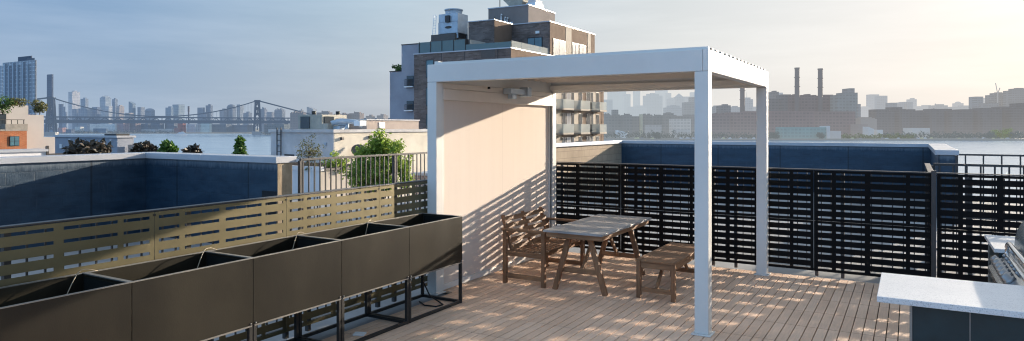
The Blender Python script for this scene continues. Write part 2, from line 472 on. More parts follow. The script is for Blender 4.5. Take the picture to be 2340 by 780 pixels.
# haze near the horizon is paler and warmer
hzf = ramp(nt, spw.outputs[2], [(.0, (1, 1, 1)), (.20, (0, 0, 0))])
hcol = ramp(nt, hd_, [(0, (3.0, 4.9, 7.4)), (H(.0), (3.0, 3.8, 4.9)), (H(.23), (3.25, 4.05, 5.1)), (H(.51), (4.3, 4.5, 4.85)), (H(.82), (7.0, 6.85, 6.6)), (H(.97), (7.2, 6.95, 6.65)), (1.0, (7.6, 7.4, 7.1))])
veil_and_fill = mixrgb(nt, 'MIX', math_(nt, 'MULTIPLY', hzf, .9), veil_and_fill, hcol)
veil_and_fill = mixrgb(nt, 'ADD', math_(nt, 'MULTIPLY', clm, .30), veil_and_fill, (2.0, 1.9, 1.8))
# overhead sky, out of view, whitened as added fill for the deck
zen_fill = ramp(nt, spw.outputs[2], [(.22, (0, 0, 0)), (.75, (1, 1, 1))])
veil_and_fill = mixrgb(nt, 'MIX', math_(nt, 'MULTIPLY', zen_fill, .7), veil_and_fill, (3.9, 4.5, 5.3))
# sun-disc-sized glow added to the sky to strengthen the sunlight
sun_boost = math_(nt, 'POWER', math_(nt, 'MAXIMUM', math_(nt, 'DIVIDE', math_(nt, 'SUBTRACT', dotn.outputs['Value'], .999965), .000035), 0.0), .5)
veil_and_fill = mixrgb(nt, 'ADD', sun_boost, veil_and_fill, (300000, 252000, 196000))
skyc = mixrgb(nt, 'MIX', .95, sky.outputs[0], veil_and_fill)
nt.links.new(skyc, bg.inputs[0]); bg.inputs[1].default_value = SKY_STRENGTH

w.cycles.sampling_method = 'MANUAL'; w.cycles.sample_map_resolution = 4096
scene.view_settings.view_transform = 'Standard'
scene.view_settings.look = 'None'
scene.view_settings.exposure = 0
scene.render.engine = 'CYCLES'
scene.cycles.max_bounces = 8
scene.cycles.filter_width = 1.15
scene.cycles.transparent_max_bounces = 12

# ================================================================== SETTING
o = MB().quad((-9000, -3000, -23), (9000, -3000, -23), (9000, 14000, -23), (-9000, 14000, -23)).build('ground', M('river_bed', (.08, .08, .07), .9)); tag(o, kind='structure')
def water_mat():
    m, nt, bs = new_mat('river_water')
    P = pos(nt)
    n1 = noise(nt, scaled(nt, P, (.05, .02, 1)), 1.0, 8, .7)
    n2 = noise(nt, P, .35, 5, .6)
    nt.links.new(ramp(nt, n1, [(.35, (.26, .37, .48)), (.7, (.36, .47, .57))]), bs.inputs['Base Color'])
    bs.inputs['Roughness'].default_value = .22
    bump(nt, bs, math_(nt, 'ADD', n1, math_(nt, 'MULTIPLY', n2, .35)), .50, 1.0)
    return m
o = MB().quad((-8900, -2900, -22), (8900, -2900, -22), (8900, 13000, -22), (-8900, 13000, -22)).build('river', water_mat()); tag(o, kind='structure')
# far bank
fpl = [(-900, 2700), (100, 2500), (300, 2440), (560, 2440), (640, 1950), (760, 1520), (1400, 1240), (1800, 1200), (2340, 1170), (3300, 1050)]
poly = [at(*p) for p in fpl] + [at(3300, 9000), at(-900, 9000)]
o = MB().prism(poly, -22.5, -19.0).build('far_shore', haze_mat((.14, .13, .11), .42, 1500, win=0)); tag(o, kind='structure')
nb = [(-2000, 420), (0, 430), (700, 300), (1400, 160), (3000, 90), (3000, -100), (0, -400), (-2000, -100)]
o = MB().prism([(-900, -500), (600, -500), (600, 60), (30, 90), (-30, 120), (-250, 300), (-900, 260)], -22.6, -20.0).build('near_shore', M('street_ground', (.12, .11, .10), .9)); tag(o, kind='structure')
# roof membrane of this building
o = B(-12.4, 9, -4, 22.8, -20, -.045).build('rooftop', MEMBR); tag(o, kind='structure')

# deck: narrow boards running away from the camera with cross seams
DP = .097
d = MB()
i0 = int(math.floor(-4.86 / DP)); i1 = int(math.ceil(3.2 / DP))
for i in range(i0, i1):
    x0 = i * DP + .0045; x1 = (i + 1) * DP - .0045
    for j in range(-3, 17):
        y0 = j * .60 + .0045; y1 = min((j + 1) * .60 - .0045, 9.63)
        if y1 <= y0: continue
        if x0 < -4.72 and y0 < 6.2: continue
        d.box(x0, x1, y0, y1, -.024, 0)
o = d.build('deck', DECK); tag(o, kind='structure')
o = B(-4.70, 3.2, -1.8, 9.62, -.040, -.026).build('gap_shade_sheet', DARK_SHEET); tag(o, kind='structure')  # dark sheet added under the boards to paint shade into the gaps

# ================================================================== PERGOLA
PX0, PX1, PY0, PY1 = -4.88, -1.62, 6.40, 9.51
PW = .13
pg = empty('pergola', ((PX0+PX1)/2, (PY0+PY1)/2, 0), 'white flat-roofed metal pergola standing over the wooden table set', 'pergola')
for x in (PX0, PX1 - PW):
    for y in (PY0, PY1 - PW):
        p = B(x, x + PW, y, y + PW, .012, 2.468).build('post', WHITE, pg, bevel=.006)
        mb = B(x - .028, x + PW + .028, y - .028, y + PW + .028, .001, .012)
        mb.build('base_plate', WHITE, p, bevel=.003)
BZ0, BZ1 = 2.47, 2.675
B(PX0, PX1 - .055, PY0, PY0 + .10, BZ0, BZ1).build('beam', WHITE, pg, bevel=.005)
B(PX1 - .053, PX1, PY0, PY0 + .10, BZ0, BZ1).build('corner_cap', WHITE, pg, bevel=.006)
B(PX0, PX1, PY1 - .10, PY1, BZ0, BZ1).build('beam', WHITE, pg, bevel=.005)
B(PX0, PX0 + .10, PY0 + .102, PY1 - .102, BZ0, BZ1).build('beam', WHITE, pg, bevel=.005)
B(PX1 - .10, PX1, PY0 + .102, PY1 - .102, BZ0, BZ1).build('beam', WHITE, pg, bevel=.005)
# inner gutters
B(PX0 + .102, PX1 - .102, PY1 - .17, PY1 - .103, 2.50, 2.575).build('gutter', WHITE, pg, bevel=.003)
B(PX0 + .102, PX1 - .102, PY0 + .103, PY0 + .16, 2.52, 2.575).build('gutter', WHITE, pg, bevel=.003)
# closed roof louvres, one part each; a raised lip shows above the beam
NL = 15
pitch = (PY1 - PY0 - .24) / NL
first = None
for i in range(NL):
    y = PY0 + .12 + i * pitch
    if first is None:
        l = MB()
        l.obox(((PX0+PX1)/2, y + pitch/2, 2.635), ((PX1-PX0)/2 - .11, 0, 0), (0, pitch*.52, .010), (0, -.0007, .012))
        l.cur = 1; l.box(PX0 + .04, PX1 - .012, y + pitch*.30, y + pitch*.72, 2.677, 2.700)
        first = l.build('louver', [WHITE_IN, PANEL_D], pg)
    else:
        c = first.copy(); col.objects.link(c); c.parent = pg; c.location = (0, i * pitch, 0)
B(PX0 + .09, PX1 - .01, PY0 + .055, PY0 + .095, 2.677, 2.694).build('roof_edge', PANEL_D, pg)
B(PX0 + .08, PX1 - .01, PY0 + .035, PY0 + .053, 2.677, 2.702).build('roof_flashing', WHITE, pg)
B(PX0 + .03, PX0 + .085, PY0 + .10, PY1 - .1, 2.677, 2.72).build('roof_flashing', WHITE, pg)
# drop screen on the left bay
XS = PX0 + PW
B(XS - .055, XS - .048, PY0 + PW + .05, PY1 - PW - .05, .06, 2.28).build('screen', FABRIC, pg)
B(XS - .10, XS + .004, PY0 + PW + .003, PY1 - PW - .003, 2.265, 2.40).build('screen_cassette', M('cream_cassette', (.76, .68, .60), .5, var=.04), pg, bevel=.006)
B(XS - .085, XS - .004, PY0 + PW + .003, PY1 - PW - .003, 2.402, 2.468).build('screen_cassette', M('cream_upper_trim', (.70, .64, .57), .5, var=.04), pg, bevel=.003)
B(XS - .075, XS - .03, PY0 + PW + .055, PY1 - PW - .055, .012, .075).build('bottom_bar', WHITE, pg, bevel=.004)
B(XS - .085, XS - .02, PY0 + PW + .003, PY0 + PW + .05, .012, 2.264).build('side_track', WHITE, pg, bevel=.003)
tr = B(XS - .085, XS - .02, PY1 - PW - .05, PY1 - PW - .003, .012, 2.264).build('side_track', WHITE, pg, bevel=.003)
B(XS - .02, XS - .012, PY1 - PW - .03, PY1 - PW - .018, .012, 2.264).build('track_slot', FRAMEB, tr)
for z in (.72, 1.40):
    MB().lathe(XS - .01, PY1 - PW - .03, [(.008, z), (.008, z + .02)], 8).build('screw', FRAMEB, tr)
# drive unit under the left beam
mot = MB().box(XS + .004, XS + .13, 7.90, 8.30, 2.395, 2.468)
mo = mot.build('motor_box', GALV, pg, bevel=.006)
B(XS + .02, XS + .16, 8.31, 8.42, 2.37, 2.50).build('junction_box', GALV, mo, bevel=.008)
B(XS + .03, XS + .10, 7.98, 8.10, 2.33, 2.393).build('bracket', GALV, mo, bevel=.004)
MB().lathe(XS + .03, 7.50, [(.018, 2.440), (.018, 2.468)], 10).build('bolt', RUBBER, mo)

# ================================================================== SLATTED FENCES
SLOTS = [(.035, .213), (.262, .590), (.655, 1.040), (1.085, 1.292)]
PWID = 1.335
def panel_half(h, rows=7, gap=.0235):
    m = MB(); pitch = h / rows
    z = 0.0
    for k in range(rows):
        g0 = pitch * (k + .5) - gap / 2; g1 = g0 + gap
        m.box(0, PWID - .004, -.0015, .0015, z, g0)
        x = 0.0
        for a, b in SLOTS:
            m.box(x, a, -.0015, .0015, g0, g1); x = b
        m.box(x, PWID - .004, -.0015, .0015, g0, g1)
        z = g1
    m.box(0, PWID - .004, -.0015, .0015, z, h - .004)
    # folded lips top and bottom give the sheet some body
    m.box(0, PWID - .004, .0016, .018, 0, .003); m.box(0, PWID - .004, .0016, .018, h - .007, h - .004)
    return m
def slatted_fence(loc, rz, n, z0, z1, label, sx=1.0, group=None, sheet=None):
    f = empty('slatted_fence', loc, label, 'fence', group, rz=rz); ORG[f.name] = Vector((0, 0, 0))
    H = z1 - z0
    half = None; bal = None; post = None; W = PWID * sx
    for i in range(n):
        for k in (0, 1):
            if half is None:
                half = panel_half(H / 2).build('panel', sheet or BLACK, f); ob = half
            else:
                ob = half.copy(); col.objects.link(ob); ob.parent = f
            ob.location = (i * W, 0, z0 + k * H / 2); ob.scale = (sx, 1, 1)
        for xx in (.03, W * .5):
            if post is None:
                post = B(-.02, .02, .026, .066, 0, z1 - .012).build('post', BLACK_RAIL, f); ob = post
            else:
                ob = post.copy(); col.objects.link(ob); ob.parent = f
            ob.location = (i * W + xx - .33 * (xx > .1), 0, 0)
        for b in range(11):
            if bal is None:
                bal = B(-.0055, .0055, .030, .042, z0 + .05, z1 - .04).build('baluster', BLACK_RAIL, f); ob = bal
            else:
                ob = bal.copy(); col.objects.link(ob); ob.parent = f
            ob.location = (i * W + .085 + b * .116 * sx, 0, 0)
    L = n * W
    B(-.02, L + .02, -.006, .062, z1, z1 + .012).build('top_rail', BLACK_RAIL, f, bevel=.003)
    B(0, L, .022, .06, z0 - .002, z0 + .03).build('bottom_rail', BLACK_RAIL, f)
    # bolts at the seams
    for i in range(n + 1):
        bm_ = MB()
        bm_.box(i * W - .010, i * W + .006, -.006, -.002, z1 - .034, z1 - .018)
        bm_.build('bolt_head', FRAMEB, f)
    return f
CORX = .25
slatted_fence((CORX - 4 * PWID, 9.69, 0), 0, 4, .07, 1.385, 'long black slatted metal fence across the back of the deck behind pergola')
slatted_fence((CORX + .03, 9.69, 0), 0, 2, .07, 1.385, 'black slatted metal fence right of the corner post, behind the barbecue grill')
f = slatted_fence((CORX, 9.75, 0), R(90), 2, .07, 1.385, 'short black fence return running away from the deck corner post', sx=.88)
B(CORX - .03, CORX + .022, 9.665, 9.715, -.03, 1.42).build('fence_corner_post', BLACK_RAIL, None, bevel=.003)
tag(bpy.data.objects['fence_corner_post'], 'square black corner post where the two back fences meet', 'post')
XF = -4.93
slatted_fence((XF, 3.095 - 3 * 1.262, 0), R(90), 6, .07, 1.31, 'low slatted metal fence behind the planter row, sunlit olive in its middle', sx=1.262 / PWID, sheet=FENCE_SUNLIT)

# ================================================================== PLANTERS
def make_planter():
    r = empty('planter_box', (0, 0, 0))
    W, D, Z0, Z1 = .926, .555, .455, .955
    # box: outer skin of thin sheets, open on top
    t = .012
    m = MB()
    m.box(-t, 0, 0, W, Z0, Z1)
    m.box(-D, -D + t, 0, W, Z0, Z1)
    m.box(-D + t, -t, 0, t, Z0, Z1)
    m.box(-D + t, -t, W - t, W, Z0, Z1)
    box = m.build('box', BRONZE, r, bevel=.002)
    e = MB()
    e.box(-.014, .004, -.002, W + .002, Z1 + .001, Z1 + .007); e.box(-D - .003, -D + .013, 0, W, Z1 + .001, Z1 + .007)
    e.box(-D + .0135, -.0145, -.002, .014, Z1 + .001, Z1 + .007); e.box(-D + .0135, -.0145, W - .014, W + .002, Z1 + .001, Z1 + .007)
    e.build('rim', EDGE, box)
    B(-D + t + .001, -t - .001, t + .001, W - t - .001, Z0 + .09, Z0 + .10).build('liner', INSIDE, box)
    lin = MB()
    lin.box(-t - .004, -t - .001, t + .002, W - t - .002, Z0 + .10, Z1 - .02)
    lin.box(-D + t + .02, -t - .006, W - t - .004, W - t - .001, Z0 + .10, Z1 - .02)
    lin.build('liner', INSIDE, box)
    for (x, y) in ((-.03, .002), (-.03, W - .032), (-D, .002), (-D, W - .032)):
        B(x, x + .03, y, y + .03, .0, Z0 - .001).build('leg', FRAMEB, r, bevel=.002)
    fr = MB()
    for z in (.004,):
        fr.box(-.029, -.001, .033, W - .033, z, z + .028); fr.box(-D + .001, -D + .029, .033, W - .033, z, z + .028)
        fr.box(-D + .031, -.031, .003, .031, z, z + .028); fr.box(-D + .031, -.031, W - .031, W - .003, z, z + .028)
    fr.build('base_frame', FRAMEB, r)
    B(-.001, .003, .01, W - .01, Z0 - .012, Z0 - .001).build('bottom_trim', EDGE, r)
    for y in (.02, W - .02):
        MB().tube([(.002, y, Z0 + .012), (.007, y, Z0 + .012)], .006, 8).build('bolt', STEELD, r)
    return r
pl_lab = ['rightmost black metal planter box beside the pergola post', 'dark metal planter box second from the pergola post',
          'empty dark metal planter box in the middle of the five', 'dark metal planter box fourth from the pergola post, hose at its left',
          'nearest dark metal planter box at the left picture edge']
proto = make_planter()
for i in range(5):
    r = proto if i == 0 else copy_tree(proto)
    r.location = (-4.285, 5.33 - .93 * i, 0)
    tag(r, pl_lab[i], 'planter', 'row of empty metal planter boxes')
hose_lab = ['thin hose curling over the divider of the rightmost two planters', 'thin pale hose rising between second and third planters',
            'pale irrigation hose looping over the divider between third and fourth planters', 'pale irrigation hose arching over the nearest planter divider']
for i in range(4):
    y = 5.33 - .93 * i
    h = MB()
    pts = []
    for k in range(14):
        u = k / 13
        pts.append((-4.79 + .10 * u + .05 * u * u, y + .06 - .34 * u, .966 + .034 * math.sin(math.pi * min(1, u * 1.35)) - .42 * max(0, u - .42) ** 1.2))
    h.tube(pts, .0030, 8)
    rr = h.build('irrigation_hose', HOSE); tag(rr, hose_lab[i], 'hose', 'irrigation hoses in the planters')
# loose cable near the post foot and a scrap on the deck
cpts = [(-4.84, 6.22, .25), (-4.78, 6.20, .18), (-4.66, 6.16, .05), (-4.50, 6.12, .012), (-4.40, 6.05, .010), (-4.42, 5.95, .010), (-4.56, 5.93, .010), (-4.70, 6.02, .012)]
tag(MB().tube(cpts, .008, 8).build('power_cable', RUBBER), 'black cable looped on the deck beneath the rightmost planter', 'cable')
tag(MB().obox((-4.45, 4.80, .012), (.05, .02, 0), (-.010, .03, .004), (0, 0, .006)).build('paper_scrap', M('white_paper', (.8, .8, .78), .8)), 'small white scrap lying on the deck under the second planter', 'litter')

# ================================================================== FURNITURE
# armed bench, its back to the screen
X0, X1, Y0, Y1 = -4.40, -3.81, 7.31, 8.50
ab = empty('garden_armchair', ((X0+X1)/2, (Y0+Y1)/2, 0), 'wide weathered wooden garden armchair with slatted back against the screen', 'armchair')
for (x, y) in ((X0, Y0), (X1 - .05, Y0), (X0, Y1 - .05), (X1 - .05, Y1 - .05)):
    B(x, x + .05, y, y + .05, 0, .655).build('leg', TEAK_Z, ab, bevel=.004)
for y in (Y0, Y1 - .05):
    B(X0 + .051, X1 - .051, y + .008, y + .042, .07, .125).build('stretcher', TEAK_X, ab, bevel=.003)
    B(X0 + .051, X1 - .051, y + .010, y + .040, .345, .405).build('seat_rail', TEAK_X, ab, bevel=.003)
    B(X0 - .015, X1 + .015, y - .012, y + .062, .656, .682).build('armrest', TEAK_X, ab, bevel=.005)
seat = B(X1 - .085, X1 - .055, Y0 + .051, Y1 - .051, .35, .405).build('seat', TEAK_Y, ab, bevel=.003)
for k in range(7):
    x = X0 + .045 + k * .077
    B(x, x + .058, Y0 + .052, Y1 - .052, .407 - .02 + k*.003, .425 - .02 + k*.003).build('slat', TEAK_Y, seat, bevel=.003)
# leaning back
def backp(u, y, dx=0.0): return Vector((X0 + .085 - .135 * u + dx, y, .40 + .42 * u))
ym = (Y0 + Y1) / 2
bko = MB().bar(backp(-.03, ym), backp(1.03, ym), .045, .03, up=(0, 1, 0)).build('backrest', TEAK_Z, ab, bevel=.003)
for y in (Y0 + .09, Y1 - .09):
    MB().bar(backp(-.03, y), backp(1.03, y), .045, .03, up=(0, 1, 0)).build('back_post', TEAK_Z, bko, bevel=.003)
for k in range(5):
    u = .10 + k * .205
    for (a, b) in ((Y0 + .055, (Y0+Y1)/2 - .006), ((Y0+Y1)/2 + .006, Y1 - .055)):
        c0 = backp(u, a, .027); c1 = backp(u, b, .027)
        nrm = Vector((.42, 0, .135)).normalized(); up = Vector((-.135, 0, .42)).normalized()
        MB().obox((c0 + c1) / 2, nrm * .009, Vector((0, (b - a) / 2, 0)), up * .030).build('slat', TEAK_Y, bko, bevel=.003)

# table on A-frame legs
X0, X1, Y0, Y1 = -3.76, -3.00, 7.17, 8.87
tb = empty('picnic_table', ((X0+X1)/2, (Y0+Y1)/2, 0), 'weathered wooden table with greyed plank top and A-frame legs', 'table')
top = B(X0 + .03, X1 - .03, Y0 + .03, Y0 + .06, .645, .702).build('tabletop', TEAK_X, tb, bevel=.003)
npl = 15; pw = (Y1 - Y0) / npl
for k in range(npl):
    y = Y0 + k * pw
    j = rnd.uniform(-.0015, .0015)
    B(X0 + rnd.uniform(0, .004), X1 - rnd.uniform(0, .004), y + .003, y + pw - .003, .704 + j, .730 + j).build('plank', GREYTOP, top, bevel=.003)
B(X0 + .03, X1 - .03, Y1 - .06, Y1 - .03, .645, .702).build('apron', TEAK_X, tb, bevel=.003)
B(X1 - .058, X1 - .028, Y0 + .061, Y1 - .061, .645, .702).build('apron', TEAK_Y, tb, bevel=.003)
B(X0 + .028, X0 + .058, Y0 + .061, Y1 - .061, .645, .702).build('apron', TEAK_Y, tb, bevel=.003)
xm = (X0 + X1) / 2 + .02
for ys, sg in ((Y0 + .17, 1), (Y1 - .25, -1)):
    for s in (-1, 1):
        MB().bar((xm + s * .325, ys, .0), (xm + s * .115, ys, .702), .062, .045, up=(0, 1, 0)).build('leg', TEAK_Z, tb, bevel=.004)
    B(xm - .235, xm + .235, ys - .014 + sg * .040, ys + .014 + sg * .040, .215, .275).build('crossbar', TEAK_X, tb, bevel=.003)
    MB().bar((xm, ys + sg * .075, .245), (xm, ys + sg * .50, .70), .045, .03, up=(1, 0, 0)).build('brace', TEAK_Z, tb, bevel=.003)

# backless bench
X0, X1, Y0, Y1 = -2.70, -2.25, 7.44, 8.76
bn = empty('garden_bench', ((X0+X1)/2, (Y0+Y1)/2, 0), 'backless weathered wooden bench beside the white pergola post', 'bench')
for (x, y) in ((X0, Y0), (X1 - .05, Y0), (X0, Y1 - .05), (X1 - .05, Y1 - .05)):
    B(x, x + .05, y, y + .05, 0, .415).build('leg', TEAK_Z, bn, bevel=.004)
for y in (Y0 + .008, Y1 - .042):
    B(X0 + .051, X1 - .051, y, y + .034, .075, .125).build('stretcher', TEAK_X, bn, bevel=.003)
    B(X0 + .051, X1 - .051, y + .002, y + .032, .345, .412).build('apron', TEAK_X, bn, bevel=.003)
for x in (X0 + .008, X1 - .042):
    B(x, x + .034, Y0 + .051, Y1 - .051, .345, .412).build('apron', TEAK_Y, bn, bevel=.003)
st = MB()
st.box(X0 - .008, X0 + .052, Y0 - .008, Y1 + .008, .416, .440); st.box(X1 - .052, X1 + .008, Y0 - .008, Y1 + .008, .416, .440)
seat = st.build('seat', TEAK_Y, bn, bevel=.003)
ns = 20; pw = (Y1 - Y0 + .016) / ns
for k in range(ns):
    y = Y0 - .008 + k * pw
    B(X0 + .055, X1 - .055, y + .004, y + pw - .004, .414, .437).build('slat', TEAK_X, seat, bevel=.003)
xm = (X0 + X1) / 2
MB().bar((xm, Y0 + .045, .12), (xm, Y0 + .36, .41), .04, .03, up=(1, 0, 0)).build('brace', TEAK_Z, bn, bevel=.003)
MB().bar((xm, Y1 - .045, .12), (xm, Y1 - .36, .41), .04, .03, up=(1, 0, 0)).build('brace', TEAK_Z, bn, bevel=.003)

# ================================================================== BAR COUNTER AND GRILL
bc = empty('bar_counter', (1.2, 5.1, 0), 'outdoor bar counter with speckled white stone top and dark tiled base', 'counter')
B(-.175, 3.2, 4.70, 5.49, .885, .920).build('countertop', GRANITE, bc, bevel=.003)
bs_ = B(.012, 3.0, 4.79, 5.40, .0, .884).build('base', TILE, bc)
B(-.002, .011, 4.782, 5.405, .0, .884).build('corner_trim', EDGE, bs_)
for x in (.30, 1.03, 1.64):
    B(x, x + .004, 4.786, 4.7895, .0, .884).build('tile_joint', STEELD, bs_)
kc = empty('kitchen_counter', (1.0, 7.4, 0), 'small stone-topped counter at the far end of the grill', 'counter')
B(.615, 1.45, 7.05, 7.92, .885, .918).build('countertop', GRANITE, kc, bevel=.003)
kb = B(.65, 1.42, 7.07, 7.88, 0, .884).build('base', TILE, kc)
B(.640, .649, 7.868, 7.885, 0, .884).build('corner_trim', EDGE, kb)
B(.70, 1.42, 5.50, 7.069, 0, .78).build('base', TILE, kc)

gr = empty('barbecue_grill', (1.0, 6.3, .78), 'stainless steel barbecue grill with rounded grey hood and row of knobs', 'grill')
gx0, gx1, gy0, gy1 = .70, 1.40, 5.60, 7.04
bod = MB()
bod.box(gx0 + .021, gx1, gy0, gy1, .781, .95)
bo = bod.build('firebox', STEEL, gr, bevel=.006)
# sloped control panel
pa = Vector((gx0 - .13, 0, .765)); pb = Vector((gx0 + .02, 0, .905))
pm = MB()
pm.add([(pa.x, gy0, pa.z), (pb.x, gy0, pb.z), (pb.x, gy1, pb.z), (pa.x, gy1, pa.z), (pb.x, gy0, .70), (pa.x, gy0, .72), (pb.x, gy1, .70), (pa.x, gy1, .72)],
       [(0, 3, 2, 1), (0, 1, 4, 5), (3, 7, 6, 2), (0, 5, 7, 3), (5, 4, 6, 7), (1, 2, 6, 4)])
cp = pm.build('control_panel', STEEL, gr)
nrm = Vector((-(pb.z - pa.z), 0, pb.x - pa.x)).normalized()
for k in range(6):
    y = gy1 - .13 - k * .155
    c = (pa + pb) / 2 + Vector((0, y, 0)) - (pb - pa) * .1
    kn = MB().tube([c + nrm * .001, c + nrm * .016, c + nrm * .017, c + nrm * .062], [.046, .046, .034, .030], 16).build('knob', STEELD, gr)
    c2 = c + (pb - pa).normalized() * .075
    MB().tube([c2 + nrm * .001, c2 + nrm * .03], .014, 10).build('igniter', STEELD, gr)
# barrel hood
prof = []
hd = MB(); hd.sm = True
n = 18; cx, cz, rx, rz_ = 1.07, .96, .33, .36
ring = [(cx - rx * math.cos(math.pi * k / n), cz + rz_ * math.sin(math.pi * k / n) ** .9) for k in range(n + 1)]
ys = [gy0 + .02, gy0 + .05, gy1 - .10, gy1 - .05, gy1 - .03]; sc_ = [.94, 1, 1, .97, .90]
vs = [(cx + (x - cx) * s, y, cz + (z - cz) * s) for y, s in zip(ys, sc_) for (x, z) in ring]
fs = []
for a in range(len(ys) - 1):
    for k in range(n):
        fs.append((a*(n+1)+k, (a+1)*(n+1)+k, (a+1)*(n+1)+k+1, a*(n+1)+k+1))
fs.append(tuple(range(n + 1))); fs.append(tuple((len(ys)-1)*(n+1) + k for k in reversed(range(n + 1))))
hd.add(vs, fs)
ho = hd.build('hood', HOOD, gr, recalc=True)
hx = cx - rx - .045
lp_ = [(hx + .05, gy0 + .1, 1.00), (hx, gy0 + .14, 1.00), (hx, gy1 - .28, 1.00)]
for k in range(9):
    a = math.pi * k / 8
    lp_.append((hx - .01 * math.sin(a), gy1 - .24 + .055 * math.sin(a), .945 + .055 * math.cos(a)))
lp_ += [(hx, gy1 - .28, .89), (hx, gy0 + .14, .89), (hx + .05, gy0 + .1, .89)]
MB().tube(lp_, .019, 12).build('handle', STEEL, ho)
B(hx + .02, hx + .08, gy1 - .30, gy1 - .24, .93, .97).build('handle_bracket', STEELD, ho)

# ================================================================== PARAPETS
ZC = 1.47
def wall_with_coping(name, segs, label, walls_mat, faces=()):
    r = empty(name, (segs[0][0], segs[0][2], 0), label, 'wall')
    for (x0, x1, y0, y1, mat) in segs:
        B(x0, x1, y0, y1, -.04, ZC - .105).build('wall', mat, r)
    return r
lp = wall_with_coping('parapet_wall', [(-12.50, -12.20, -3, 7.50, TAR), (-12.50, -8.70, 7.501, 7.80, TAR)], 'dark blue coated parapet wall with metal coping left of the planters', TAR)
B(-12.56, -12.14, -3, 7.438, ZC - .10, ZC).build('coping', COPING, lp, bevel=.006)
B(-12.56, -10.55, 7.44, 7.86, ZC - .10, ZC).build('coping', COPING, lp, bevel=.006)
B(-10.546, -8.66, 7.44, 7.86, ZC - .10, ZC).build('coping', COPING, lp, bevel=.006)
B(-8.699, -8.690, 7.503, 7.798, -.04, ZC - .105).build('wall_end', PLY, lp)
pt = MB(); pt.box(-9.05, -8.71, 7.494, 7.4995, .55, .92); pt.build('tar_patch', M('fresh_tar', (.006, .007, .010), .5), lp)
rp = wall_with_coping('parapet_wall', [(-9.0, -8.70, 15.0, 22.50, TANBLOCK), (-9.0, .80, 22.501, 22.80, TAR), (.50, .80, 16.6, 22.50, TAR)], 'dark blue parapet wall with metal coping beyond the back fence', TAR)
B(-9.06, -8.64, 15.0, 22.438, ZC - .10, ZC).build('coping', COPING, rp, bevel=.006)
for a, b in ((-9.06, -5.8), (-5.797, -2.6), (-2.597, .86)):
    B(a, b, 22.44, 22.86, ZC - .10, ZC).build('coping', COPING, rp, bevel=.006)
B(.44, .86, 16.55, 22.438, ZC - .10, ZC).build('coping', COPING, rp, bevel=.006)

# ================================================================== RAILINGS
def railing(p0, p1, z1, label, pitch=.118, post_every=2.4, r=.008, group=None):
    p0, p1 = Vector(p0), Vector(p1)
    L = (p1 - p0).length; ang = math.atan2(p1.y - p0.y, p1.x - p0.x)
    f = empty('railing', (p0.x, p0.y, 0), label, 'railing', group, rz=ang); ORG[f.name] = Vector((0, 0, 0))
    B(0, L, -.022, .022, z1 - .035, z1).build('top_rail', BLACK_RAIL, f, bevel=.003)
    B(0, L, -.015, .015, .09, .12).build('bottom_rail', BLACK_RAIL, f)
    ba = None
    nb_ = int(L / pitch)
    for k in range(nb_):
        if ba is None:
            ba = B(-r, r, -r, r, .12, z1 - .036).build('baluster', BLACK_RAIL, f); ob = ba
        else:
            ob = ba.copy(); col.objects.link(ob); ob.parent = f
        ob.location = ((k + .5) * pitch, 0, 0)
    npst = max(1, int(L / post_every)); po = None
    for k in range(npst + 1):
        if po is None:
            po = B(-.025, .025, -.025, .025, -.04, z1 - .036).build('post', BLACK_RAIL, f); ob = po
        else:
            ob = po.copy(); col.objects.link(ob); ob.parent = f
        ob.location = (k * L / npst, 0, 0)
    return f
railing((-8.62, 7.9, 0), (-8.62, 15.0, 0), 1.43, 'black baluster railing in front of the bright green tree', pitch=.125, post_every=1.9, r=.009)
railing((CORX + .05, 12.12, 0), (5.2, 12.12, 0), 1.40, 'nearer black baluster railing behind the right-hand fence', pitch=.17, post_every=2.4, r=.011)
railing((.82, 16.6, 0), (7.0, 16.6, 0), 1.40, 'farther black baluster railing joining the right parapet end', pitch=.30, post_every=2.4, r=.013)

